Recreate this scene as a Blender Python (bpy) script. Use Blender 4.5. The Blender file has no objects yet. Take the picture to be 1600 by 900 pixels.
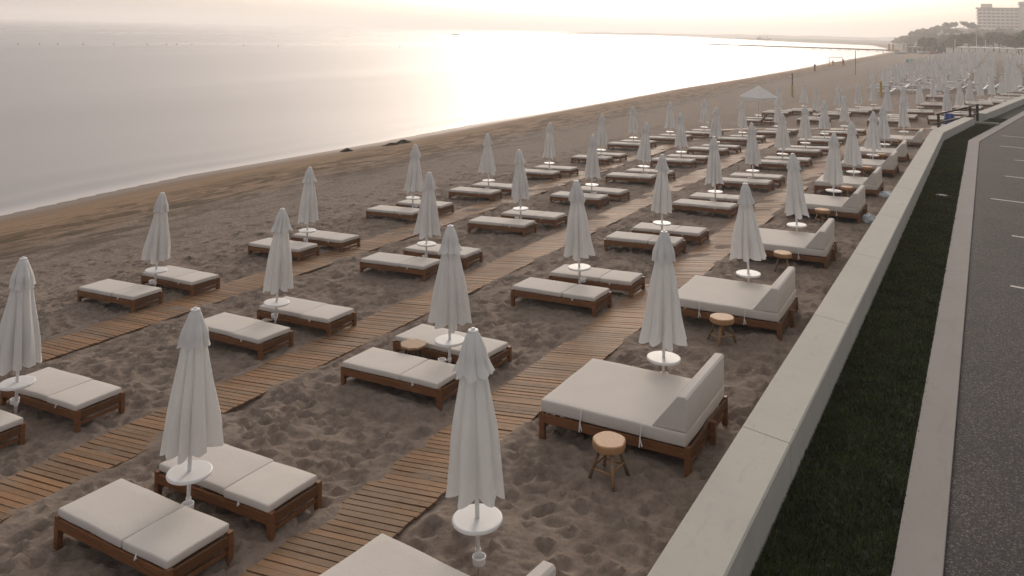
import bpy, bmesh, math, random
import numpy as np
from mathutils import Vector, Matrix

random.seed(7)
rng = np.random.default_rng(11)
scene = bpy.context.scene
COL = scene.collection
PI = math.pi
ZC = 7.8                                    # the camera stands this far above the sea (z = 0)

# ------------------------------------------------------------------ scene tree helpers
def link(o, parent=None):
    COL.objects.link(o)
    if parent is not None:
        o.parent = parent
    return o

def tag(o, label, cat, group=None, kind=None):
    if label: o["label"] = label
    if cat: o["category"] = cat
    if group: o["group"] = group
    if kind: o["kind"] = kind
    return o

def thing(name, label, cat, loc=(0, 0, 0), rotz=0.0, group=None):
    o = bpy.data.objects.new(name, None)
    o.empty_display_size = 0.2
    o.location = loc
    o.rotation_euler = (0, 0, rotz)
    link(o)
    return tag(o, label, cat, group)

def dup(root, label=None, group=None):
    c = root.copy(); COL.objects.link(c)
    if label: c["label"] = label
    if group: c["group"] = group
    for ch in root.children:
        d = ch.copy(); COL.objects.link(d); d.parent = c
        for g in ch.children:
            e = g.copy(); COL.objects.link(e); e.parent = d
    return c

def to_obj(name, bm, mats, parent=None, smooth=False, loc=None):
    me = bpy.data.meshes.new(name)
    bmesh.ops.recalc_face_normals(bm, faces=bm.faces)
    bm.to_mesh(me); bm.free()
    for m in (mats if isinstance(mats, (list, tuple)) else [mats]):
        me.materials.append(m)
    if smooth:
        me.polygons.foreach_set("use_smooth", [True] * len(me.polygons))
    o = bpy.data.objects.new(name, me)
    if loc is not None: o.location = loc
    return link(o, parent)

def from_arrays(name, verts, faces, mats, parent=None, smooth=False, k=4):
    me = bpy.data.meshes.new(name)
    verts = np.asarray(verts, dtype=np.float32); faces = np.asarray(faces, dtype=np.int32)
    me.vertices.add(len(verts)); me.vertices.foreach_set("co", verts.ravel())
    me.loops.add(faces.size); me.loops.foreach_set("vertex_index", faces.ravel())
    me.polygons.add(len(faces))
    me.polygons.foreach_set("loop_start", np.arange(0, faces.size, k, dtype=np.int32))
    me.polygons.foreach_set("loop_total", np.full(len(faces), k, dtype=np.int32))
    if smooth: me.polygons.foreach_set("use_smooth", np.ones(len(faces), dtype=bool))
    me.update(calc_edges=True)
    for m in (mats if isinstance(mats, (list, tuple)) else [mats]):
        me.materials.append(m)
    return link(bpy.data.objects.new(name, me), parent)

def box(bm, x0, x1, y0, y1, z0, z1, mat=0, M=None):
    vs = [bm.verts.new((x, y, z)) for z in (z0, z1) for (x, y) in ((x0, y0), (x1, y0), (x1, y1), (x0, y1))]
    if M is not None:
        for v in vs: v.co = M @ v.co
    fs = []
    for idx in ((3, 2, 1, 0), (4, 5, 6, 7), (0, 1, 5, 4), (1, 2, 6, 5), (2, 3, 7, 6), (3, 0, 4, 7)):
        f = bm.faces.new([vs[i] for i in idx]); f.material_index = mat; fs.append(f)
    return fs

def bevel_all(bm, off, seg=1):
    bmesh.ops.bevel(bm, geom=list(bm.edges), offset=off, segments=seg, profile=0.6, affect='EDGES', clamp_overlap=True)

def tube(bm, p0, p1, r0, r1=None, seg=10, mat=0, cap=True):
    r1 = r0 if r1 is None else r1
    p0, p1 = Vector(p0), Vector(p1)
    d = (p1 - p0).normalized()
    a = d.orthogonal().normalized(); b = d.cross(a)
    A, B = [], []
    for i in range(seg):
        t = 2 * PI * i / seg
        w = a * math.cos(t) + b * math.sin(t)
        A.append(bm.verts.new(p0 + w * r0)); B.append(bm.verts.new(p1 + w * r1))
    for i in range(seg):
        j = (i + 1) % seg
        bm.faces.new((A[i], A[j], B[j], B[i])).material_index = mat
    if cap:
        bm.faces.new(A[::-1]).material_index = mat; bm.faces.new(B).material_index = mat

def lathe(bm, prof, seg=32, mat=0, center=(0, 0)):
    rings = []
    for r, z in prof:
        if r < 1e-6:
            rings.append([bm.verts.new((center[0], center[1], z))])
        else:
            rings.append([bm.verts.new((center[0] + r * math.cos(2 * PI * i / seg), center[1] + r * math.sin(2 * PI * i / seg), z)) for i in range(seg)])
    for A, B in zip(rings, rings[1:]):
        for i in range(seg):
            j = (i + 1) % seg
            if len(A) == 1 and len(B) == 1: continue
            if len(A) == 1: f = bm.faces.new((A[0], B[j], B[i]))
            elif len(B) == 1: f = bm.faces.new((A[i], A[j], B[0]))
            else: f = bm.faces.new((A[i], A[j], B[j], B[i]))
            f.material_index = mat

def rounded_box(bm, hx, hy, hz, r, c=(0, 0, 0), puff=0.0, seed=0, step=0.11, wr=0.0):
    rs = random.Random(seed)
    ph = [rs.uniform(0, 6.28) for _ in range(6)]
    def coords(h):
        e = [0, .3 * r, .65 * r, r]
        n = max(2, int((2 * h - 2 * r) / step))
        return [-h + q for q in e[:-1]] + [-h + r + (2 * h - 2 * r) * i / n for i in range(n + 1)] + [h - q for q in e[:-1][::-1]]
    xs, ys, zs = coords(hx), coords(hy), [-hz, -hz + .4 * r, -hz + r, hz - r, hz - .4 * r, hz] if hz > r else [-hz, 0, hz]
    new = []
    def shape(p):
        q = Vector((max(-hx + r, min(hx - r, p.x)), max(-hy + r, min(hy - r, p.y)), max(-hz + r, min(hz - r, p.z))))
        d = p - q
        if d.length > 1e-6: p = q + d.normalized() * r
        fx, fy = max(0, 1 - (p.x / hx) ** 2), max(0, 1 - (p.y / hy) ** 2)
        if p.z > 0:
            p.z += puff * (fx * fy) ** .5 + wr * (math.sin(p.x * 9 + ph[0]) * math.sin(p.y * 7 + ph[1]) + .6 * math.sin(p.x * 23 + p.y * 11 + ph[2])) * fx * fy
        p.y += wr * 2.0 * math.sin(p.x * 8 + ph[3]) * (abs(p.y) / hy); p.x += wr * 2.0 * math.sin(p.y * 8 + ph[4]) * (abs(p.x) / hx)
        return p + Vector(c)
    def face(A, B, fn):
        g = [[bm.verts.new(shape(Vector(fn(a, b)))) for b in B] for a in A]
        new.extend(v for row in g for v in row)
        for i in range(len(A) - 1):
            for j in range(len(B) - 1):
                bm.faces.new((g[i][j], g[i + 1][j], g[i + 1][j + 1], g[i][j + 1]))
    face(xs, ys, lambda a, b: (a, b, hz)); face(xs, ys, lambda a, b: (a, b, -hz))
    face(xs, zs, lambda a, b: (a, -hy, b)); face(xs, zs, lambda a, b: (a, hy, b))
    face(ys, zs, lambda a, b: (-hx, a, b)); face(ys, zs, lambda a, b: (hx, a, b))
    bmesh.ops.remove_doubles(bm, verts=new, dist=1e-4)

# ------------------------------------------------------------------ materials
class NT:
    def __init__(s, name):
        s.m = bpy.data.materials.new(name); s.m.use_nodes = True
        s.t = s.m.node_tree; s.t.nodes.clear()
        s.out = s.n("ShaderNodeOutputMaterial")
    def n(s, kind, **kw):
        x = s.t.nodes.new(kind)
        for k, v in kw.items(): setattr(x, k, v)
        return x
    def l(s, a, b): s.t.links.new(a, b)
    def bsdf(s, **kw):
        b = s.n("ShaderNodeBsdfPrincipled")
        for k, v in kw.items(): b.inputs[k.replace("_", " ")].default_value = v
        s.l(b.outputs[0], s.out.inputs["Surface"])
        return b
    def noise(s, scale, detail=4, rough=.55, vec=None, dist=0.0):
        x = s.n("ShaderNodeTexNoise"); x.inputs["Scale"].default_value = scale
        x.inputs["Detail"].default_value = detail; x.inputs["Roughness"].default_value = rough; x.inputs["Distortion"].default_value = dist
        if vec is not None: s.l(vec, x.inputs["Vector"])
        return x
    def ramp(s, fac, stops):
        r = s.n("ShaderNodeValToRGB"); e = r.color_ramp.elements
        while len(e) < len(stops): e.new(0.5)
        for el, (p, c) in zip(e, stops):
            el.position = p; el.color = (*c, 1) if len(c) == 3 else c
        s.l(fac, r.inputs[0]); return r
    def mix(s, fac, a, b, mode="MIX"):
        x = s.n("ShaderNodeMix", data_type="RGBA", blend_type=mode)
        for sock, v in ((x.inputs[0], fac), (x.inputs[6], a), (x.inputs[7], b)):
            if isinstance(v, (int, float)): sock.default_value = v
            elif isinstance(v, tuple): sock.default_value = (*v, 1)
            else: s.l(v, sock)
        return x.outputs[2]
    def math(s, op, a, b=0.0, clamp=False):
        x = s.n("ShaderNodeMath", operation=op, use_clamp=clamp)
        for sock, v in ((x.inputs[0], a), (x.inputs[1], b)):
            if isinstance(v, (int, float)): sock.default_value = v
            else: s.l(v, sock)
        return x.outputs[0]
    def coord(s, which="Object", scale=None, rot=None):
        c = s.n("ShaderNodeTexCoord").outputs[which]
        if scale is None: return c
        mp = s.n("ShaderNodeMapping"); mp.inputs["Scale"].default_value = scale
        if rot: mp.inputs["Rotation"].default_value = rot
        s.l(c, mp.inputs["Vector"]); return mp.outputs[0]
    def bump(s, h, strength, dist, nrm=None):
        b = s.n("ShaderNodeBump"); b.inputs["Strength"].default_value = strength; b.inputs["Distance"].default_value = dist
        s.l(h, b.inputs["Height"])
        if nrm is not None: s.l(nrm, b.inputs["Normal"])
        return b.outputs[0]

def simple(name, col, rough=.6, var=.12, scale=6.0, bump=0.0, bscale=60.0, spec=.4, metal=0.0):
    t = NT(name); b = t.bsdf(Roughness=rough, Specular_IOR_Level=spec, Metallic=metal)
    nz = t.noise(scale, 5, .6, t.coord())
    c = t.mix(nz.outputs[0], tuple(x * (1 - var) for x in col), tuple(min(1, x * (1 + var)) for x in col))
    t.l(c, b.inputs["Base Color"])
    if bump:
        t.l(t.bump(t.noise(bscale, 3, .6, t.coord()).outputs[0], bump, .01), b.inputs["Normal"])
    return t.m

def m_wood(name, dark, light, axis_scale=(2, 26, 26), rough=.55, worn=None):
    t = NT(name); b = t.bsdf(Roughness=rough, Specular_IOR_Level=.3)
    vec = t.coord("Object", axis_scale)
    geo = t.n("ShaderNodeNewGeometry")
    oi = t.n("ShaderNodeObjectInfo")
    add = t.n("ShaderNodeVectorMath", operation="ADD"); t.l(vec, add.inputs[0])
    sc = t.n("ShaderNodeVectorMath", operation="SCALE"); sc.inputs[0].default_value = (17, 31, 23)
    t.l(t.math("ADD", geo.outputs["Random Per Island"], oi.outputs["Random"]), sc.inputs["Scale"]); t.l(sc.outputs[0], add.inputs[1])
    nz = t.noise(1.3, 7, .62, add.outputs[0], 1.4)
    r = t.ramp(nz.outputs[0], [(.28, dark), (.72, light)])
    fine = t.noise(5.5, 4, .7, add.outputs[0], .4)
    c = t.mix(t.math("MULTIPLY", fine.outputs[0], .55), r.outputs[0], tuple(x * .55 for x in dark))
    tone = t.ramp(geo.outputs["Random Per Island"], [(0, (.72, .72, .74)), (.5, (1, .97, .94)), (1, (1.22, 1.12, 1.02))])
    c = t.mix(1.0, c, tone.outputs[0], "MULTIPLY")
    if worn is not None:
        w = t.noise(1.1, 5, .6, t.coord())
        c = t.mix(t.ramp(w.outputs[0], [(.45, (0, 0, 0)), (.7, (.75, .75, .75))]).outputs[0], c, worn)
    t.l(c, b.inputs["Base Color"])
    t.l(t.bump(fine.outputs[0], .35, .004), b.inputs["Normal"])
    return t.m

def m_fabric(name, col, trans=0.2, weave=900.0, wrinkle=.4):
    t = NT(name)
    oi = t.n("ShaderNodeObjectInfo")
    co = t.coord()
    off = t.n("ShaderNodeVectorMath", operation="ADD"); t.l(co, off.inputs[0])
    sc = t.n("ShaderNodeVectorMath", operation="SCALE"); sc.inputs[0].default_value = (9, 5, 7); t.l(oi.outputs["Random"], sc.inputs["Scale"]); t.l(sc.outputs[0], off.inputs[1])
    nz = t.noise(3.0, 6, .6, off.outputs[0])
    c = t.mix(nz.outputs[0], tuple(x * .93 for x in col), tuple(min(1, x * 1.04) for x in col))
    tone = t.ramp(oi.outputs["Random"], [(0, (.95, .95, .95)), (1, (1.03, 1.025, 1.01))])
    c = t.mix(1.0, c, tone.outputs[0], "MULTIPLY")
    wr = t.noise(11, 4, .55, off.outputs[0], .6); wv = t.noise(weave, 1, .5, co)
    nrm = t.bump(wv.outputs[0], .12, .001, t.bump(wr.outputs[0], wrinkle, .012))
    b = t.bsdf(Roughness=.9, Specular_IOR_Level=.15)
    t.l(c, b.inputs["Base Color"]); t.l(nrm, b.inputs["Normal"])
    if trans:
        tr = t.n("ShaderNodeBsdfTranslucent"); t.l(c, tr.inputs["Color"]); t.l(nrm, tr.inputs["Normal"])
        mx = t.n("ShaderNodeMixShader"); mx.inputs[0].default_value = trans
        t.l(b.outputs[0], mx.inputs[1]); t.l(tr.outputs[0], mx.inputs[2]); t.l(mx.outputs[0], t.out.inputs["Surface"])
    return t.m

def m_sand():
    t = NT("beach_sand"); b = t.bsdf(Specular_IOR_Level=.06)
    co = t.coord()
    at = t.n("ShaderNodeAttribute", attribute_name="shore").outputs["Fac"]      # metres inland of the waterline
    big = t.noise(.35, 5, .6, co); mid = t.noise(3.2, 6, .65, co); grain = t.noise(160, 3, .8, co)
    c = t.ramp(mid.outputs[0], [(.3, (.178, .139, .111)), (.7, (.272, .217, .174))]).outputs[0]
    c = t.mix(t.math("MULTIPLY", big.outputs[0], .5), c, (.275, .212, .168))
    c = t.mix(t.ramp(grain.outputs[0], [(.35, (.55, .55, .55)), (.5, (0, 0, 0))]).outputs[0], c, (.075, .058, .048))
    c = t.mix(t.ramp(grain.outputs[0], [(.6, (0, 0, 0)), (.72, (.45, .45, .45))]).outputs[0], c, (.36, .30, .25))
    peb = t.noise(9.0, 4, .75, co)
    seaward = t.n("ShaderNodeMapRange", interpolation_type="SMOOTHSTEP"); seaward.inputs[1].default_value = 20; seaward.inputs[2].default_value = 12; seaward.inputs[3].default_value = .45; t.l(at, seaward.inputs[0])
    c = t.mix(t.math("MULTIPLY", t.ramp(peb.outputs[0], [(.36, (.75, .75, .75)), (.5, (0, 0, 0))]).outputs[0], seaward.outputs[0]), c, (.085, .068, .058))
    c = t.mix(t.math("MULTIPLY", t.ramp(peb.outputs[0], [(.54, (0, 0, 0)), (.68, (.6, .6, .6))]).outputs[0], seaward.outputs[0]), c, (.36, .295, .245))
    # strip of washed-up weed and shell grit next to the sea
    wob = t.math("MULTIPLY", t.math("SUBTRACT", t.noise(.16, 4, .6, co).outputs[0], .5), 5.0)
    s = t.math("ADD", at, wob)
    def band(a, b_, c_, d):
        up = t.n("ShaderNodeMapRange", interpolation_type="SMOOTHSTEP"); up.inputs[1].default_value = a; up.inputs[2].default_value = b_; t.l(s, up.inputs[0])
        dn = t.n("ShaderNodeMapRange", interpolation_type="SMOOTHSTEP"); dn.inputs[1].default_value = c_; dn.inputs[2].default_value = d; t.l(s, dn.inputs[0])
        return t.math("SUBTRACT", up.outputs[0], dn.outputs[0], True)
    grit = t.mix(mid.outputs[0], (.245, .150, .085), (.33, .222, .138))
    c = t.mix(t.math("MULTIPLY", band(-3, 0, 4.5, 9.5), .85), c, grit)
    streak = t.noise(1.0, 7, .7, t.coord("Object", (1.5, .38, 1)), .8)
    sm = t.ramp(streak.outputs[0], [(.44, (0, 0, 0)), (.56, (1, 1, 1))]).outputs[0]
    c = t.mix(t.math("MULTIPLY", t.math("MULTIPLY", band(2.0, 5, 7.5, 11.5), .72), sm), c, (.045, .032, .018))
    thin = t.ramp(t.noise(1.0, 6, .7, t.coord("Object", (2.6, .10, 1)), 1.2).outputs[0], [(.56, (0, 0, 0)), (.64, (1, 1, 1))]).outputs[0]
    c = t.mix(t.math("MULTIPLY", t.math("MULTIPLY", band(.5, 2, 7, 13), .42), thin), c, (.06, .04, .022))
    wet = t.n("ShaderNodeMapRange", interpolation_type="SMOOTHSTEP"); wet.inputs[1].default_value = 2.6; wet.inputs[2].default_value = .5; t.l(t.math("ADD", at, t.math("MULTIPLY", wob, .12)), wet.inputs[0])
    c = t.mix(t.math("MULTIPLY", wet.outputs[0], .6), c, (.10, .072, .05))
    t.l(c, b.inputs["Base Color"])
    rg = t.n("ShaderNodeMapRange"); rg.inputs[3].default_value = .95; rg.inputs[4].default_value = .38; t.l(wet.outputs[0], rg.inputs[0]); t.l(rg.outputs[0], b.inputs["Roughness"])
    # trodden surface: soft pits, more of them where the sand is far from the camera's fine mesh
    v = t.n("ShaderNodeTexVoronoi", feature="SMOOTH_F1"); v.inputs["Scale"].default_value = 2.6; v.inputs["Smoothness"].default_value = .35
    wrp = t.n("ShaderNodeVectorMath", operation="ADD"); t.l(co, wrp.inputs[0]); t.l(t.noise(1.7, 3, .5, co).outputs["Color"], wrp.inputs[1]); t.l(wrp.outputs[0], v.inputs["Vector"])
    dry = t.math("SUBTRACT", 1.0, wet.outputs[0])
    h = t.math("ADD", t.math("MULTIPLY", v.outputs["Distance"], .55), t.math("MULTIPLY", t.noise(7, 5, .6, co).outputs[0], .55))
    sw = t.n("ShaderNodeMapRange", interpolation_type="SMOOTHSTEP"); sw.inputs[1].default_value = 12; sw.inputs[2].default_value = 17; sw.inputs[3].default_value = .25; t.l(at, sw.inputs[0])
    h = t.math("MULTIPLY", t.math("MULTIPLY", h, sw.outputs[0]), dry)
    n1 = t.bump(h, .65, .075)
    n2 = t.bump(grain.outputs[0], .35, .004, n1)
    n3 = t.bump(t.noise(38, 4, .7, co).outputs[0], .3, .012, t.bump(peb.outputs[0], .5, .03, n2))
    t.l(n3, b.inputs["Normal"])
    return t.m

def m_sea():
    t = NT("calm_sea"); b = t.bsdf(Roughness=.16, IOR=1.33, Specular_IOR_Level=.5)
    co = t.coord()
    at = t.n("ShaderNodeAttribute", attribute_name="shore").outputs["Fac"]
    s = t.math("ADD", at, t.math("MULTIPLY", t.math("SUBTRACT", t.noise(.09, 3, .5, co).outputs[0], .5), 1.6))
    foam = t.n("ShaderNodeMapRange", interpolation_type="SMOOTHSTEP"); foam.inputs[1].default_value = -1.6; foam.inputs[2].default_value = -.1; t.l(s, foam.inputs[0])
    f2 = t.ramp(t.noise(.25, 4, .6, t.coord("Object", (1, .15, 1))).outputs[0], [(.3, (.45, .45, .45)), (.7, (1, 1, 1))]).outputs[0]
    c = t.mix(t.math("MULTIPLY", foam.outputs[0], f2), (.27, .245, .225), (.52, .47, .42))
    t.l(c, b.inputs["Base Color"])
    streak = t.noise(.012, 4, .6, t.coord("Object", (1, .25, 1)), .5)
    rg = t.n("ShaderNodeMapRange"); rg.inputs[1].default_value = .3; rg.inputs[2].default_value = .7; rg.inputs[3].default_value = .24; rg.inputs[4].default_value = .34
    t.l(streak.outputs[0], rg.inputs[0]); t.l(rg.outputs[0], b.inputs["Roughness"])
    t.l(t.bump(t.noise(.5, 3, .5, t.coord("Object", (1, .3, 1))).outputs[0], .06, .15), b.inputs["Normal"])
    return t.m

def m_concrete(name, col, stain=.5, rough=.85):
    t = NT(name); b = t.bsdf(Roughness=rough, Specular_IOR_Level=.25)
    co = t.coord()
    n1 = t.noise(.8, 6, .65, co, .4); n2 = t.noise(9, 6, .7, co); n3 = t.noise(140, 2, .6, co)
    c = t.mix(n1.outputs[0], tuple(x * .86 for x in col), tuple(x * 1.1 for x in col))
    c = t.mix(t.math("MULTIPLY", t.ramp(n2.outputs[0], [(.55, (0, 0, 0)), (.75, (1, 1, 1))]).outputs[0], stain * .6), c, tuple(x * .6 for x in col))
    drip = t.noise(1.0, 6, .7, t.coord("Object", (5, 1.3, 1)), 1.0)
    c = t.mix(t.math("MULTIPLY", t.ramp(drip.outputs[0], [(.56, (0, 0, 0)), (.7, (1, 1, 1))]).outputs[0], stain), c, tuple(x * .68 for x in col))
    sp = t.n("ShaderNodeTexVoronoi"); sp.inputs["Scale"].default_value = 2.2; t.l(co, sp.inputs["Vector"])
    c = t.mix(t.math("MULTIPLY", t.ramp(sp.outputs["Distance"], [(.03, (1, 1, 1)), (.07, (0, 0, 0))]).outputs[0], stain), c, tuple(x * .45 for x in col))
    t.l(c, b.inputs["Base Color"])
    t.l(t.bump(n3.outputs[0], .2, .003, t.bump(n2.outputs[0], .25, .01)), b.inputs["Normal"])
    return t.m

def m_asphalt():
    t = NT("pebbled_asphalt"); b = t.bsdf(Roughness=.85, Specular_IOR_Level=.3)
    co = t.coord()
    v = t.n("ShaderNodeTexVoronoi"); v.inputs["Scale"].default_value = 75; t.l(co, v.inputs["Vector"])
    cell = t.n("ShaderNodeSeparateColor"); t.l(v.outputs["Color"], cell.inputs[0])
    c = t.ramp(cell.outputs[0], [(0, (.014, .012, .012)), (.55, (.036, .032, .031)), (.85, (.078, .066, .062)), (1, (.20, .17, .155))]).outputs[0]
    big = t.noise(.7, 5, .65, co)
    c = t.mix(1.0, c, t.ramp(big.outputs[0], [(.3, (.78, .78, .78)), (.7, (1.15, 1.12, 1.1))]).outputs[0], "MULTIPLY")
    t.l(c, b.inputs["Base Color"])
    t.l(t.bump(v.outputs["Distance"], .6, .006), b.inputs["Normal"])
    return t.m

def m_leaf(name, a, c):
    t = NT(name); b = t.bsdf(Roughness=.7, Specular_IOR_Level=.2)
    g = t.n("ShaderNodeNewGeometry")
    cc = t.ramp(g.outputs["Random Per Island"], [(0, a), (1, c)]).outputs[0]
    pt = t.ramp(t.noise(1.6, 5, .65, t.coord()).outputs[0], [(.35, (.5, .5, .5)), (.65, (1.25, 1.15, 1.0))]).outputs[0]
    t.l(t.mix(1.0, cc, pt, "MULTIPLY"), b.inputs["Base Color"])
    return t.m

M = {}
M['sand'] = m_sand(); M['sea'] = m_sea()
M['teak'] = m_wood("oiled_teak", (.115, .048, .019), (.285, .130, .053))
M['plank'] = m_wood("weathered_planks", (.185, .098, .042), (.350, .205, .100), (3, 24, 24), .7, worn=(.24, .165, .105))
M['log'] = m_wood("pale_log_wood", (.33, .19, .09), (.50, .32, .18), (14, 14, 3), .6)
M['bark'] = simple("dark_peeled_stick", (.16, .095, .045), .75, .3, 20)
M['cushion'] = m_fabric("off_white_cushion", (.63, .58, .525), 0, 700, .3)
M['canopy'] = m_fabric("white_canvas", (.84, .825, .80), .30, 900, .35)
M['white'] = simple("white_enamel", (.74, .73, .71), .55, .04, 5)
M['plastic'] = simple("white_plastic", (.62, .63, .64), .45, .05, 5)
M['strap'] = simple("white_tie_cord", (.72, .70, .66), .9, .05, 30)
M['concrete'] = m_concrete("pale_concrete", (.45, .425, .372), .38)
M['kerb'] = m_concrete("kerb_stone", (.27, .245, .225), .35)
M['asphalt'] = m_asphalt()
M['paint'] = m_concrete("white_road_paint", (.58, .54, .50), .25)
M['turf'] = simple("turf_soil", (.012, .020, .007), .95, .4, 40)
M['blade'] = m_leaf("grass_blades", (.022, .034, .006), (.060, .075, .020))
M['iron'] = simple("brown_painted_rail", (.022, .012, .008), .5, .2, 12)
M['blue'] = simple("blue_plastic", (.03, .06, .22), .4, .1, 6)
M['yellow'] = simple("yellow_padding", (.46, .31, .08), .7, .1, 6)
M['dark'] = simple("dark_metal", (.03, .028, .028), .5, .1, 8)
M['weed'] = simple("rotting_seaweed", (.045, .032, .018), .95, .5, 9, .8, 18)
M['bag'] = simple("crumpled_film", (.55, .60, .63), .35, .08, 9)
M['hull'] = simple("weathered_hull", (.04, .03, .025), .6, .2, .2)
M['sail'] = simple("furled_canvas", (.35, .29, .23), .8, .1, .5)
M['red'] = simple("red_paint", (.40, .07, .04), .5, .1, 4)
M['orange'] = simple("orange_cloth", (.50, .24, .11), .8, .1, 4)
M['pink'] = simple("lilac_cloth", (.52, .42, .50), .8, .1, 4)
M['turq'] = simple("turquoise_cloth", (.18, .42, .42), .8, .1, 4)
M['wallpaint'] = simple("cream_render", (.42, .37, .32), .85, .08, .3)
M['parapet'] = simple("pale_parapet", (.56, .51, .46), .85, .08, .3)
M['recess'] = simple("dark_glass", (.06, .055, .055), .25, .2, .6)
M['rooftile'] = simple("brown_roof", (.22, .12, .08), .85, .2, .8)
M['jetty'] = simple("jetty_timber", (.07, .055, .045), .85, .2, .5)
M['land'] = simple("far_land", (.10, .095, .08), .95, .3, .01)
M['leafA'] = m_leaf("dark_leaves", (.030, .040, .014), (.075, .085, .032))
M['leafB'] = m_leaf("green_leaves", (.035, .065, .014), (.10, .15, .036))
M['leafC'] = m_leaf("brownish_leaves", (.055, .045, .025), (.11, .085, .048))
M['trunk'] = simple("tree_bark", (.09, .065, .05), .9, .3, 6)
M['skin'] = simple("skin", (.42, .25, .17), .6, .08, 9)
M['cloth'] = simple("dark_clothes", (.05, .05, .06), .9, .2, 9)
M['buoy'] = simple("buoy_orange", (.40, .28, .20), .5, .1, 4)

# ------------------------------------------------------------------ the lie of the land
SH_V = np.array([-200, 0, 19, 24, 29.4, 45, 58, 112, 144, 190, 250, 312, 363, 429, 476, 560, 634, 852, 907, 1004, 1150, 1600, 6000])
SH_U = np.array([-28., -32.3, -33.6, -34.4, -35.1, -35.1, -35.7, -37.2, -36.6, -36.7, -37.7, -38.4, -38.5, -39.6, -39.5, -45, -55, -85, -117, -180, -260, -500, -3200])
def shore_u(v): return np.interp(v, SH_V, SH_U)
def row_z(u): return ZC - 5.014 + .0833 * u
_pts = []
for c, h in ((-17.05, 1.5), (-12.45, 1.35), (-7.65, 1.3), (-4.15, 1.35)):
    _pts += [(c - h, row_z(c) - h * .055), (c + h, row_z(c) + h * .055)]
_pts = [(-20.5, row_z(-20.5))] + _pts + [(-2.2, ZC - 5.16), (400., ZC - 5.10)]
PU = np.array([p[0] for p in _pts]); PZ = np.array([p[1] for p in _pts])
def base_z(u, v):
    u = np.asarray(u, float); v = np.asarray(v, float)
    al = -.0069 * np.minimum(v, 50) + .0012 * np.clip(v - 90, 0, 160)
    S = shore_u(v)
    zi = np.interp(u, PU, PZ) + al
    z20 = PZ[0] + al
    s = (u - S) / (-20.5 - S)
    zb = np.where(s > 0, z20 * (np.clip(s, 0, 1) ** .85), .12 * np.maximum(s, -9) * 1.0)
    zb = np.where(s > 0, np.minimum(zb, np.maximum((u - S), 0) * .13), zb)
    return np.where(u > -20.5, zi, zb)
def gz(u, v): return float(base_z(u, v))

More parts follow.
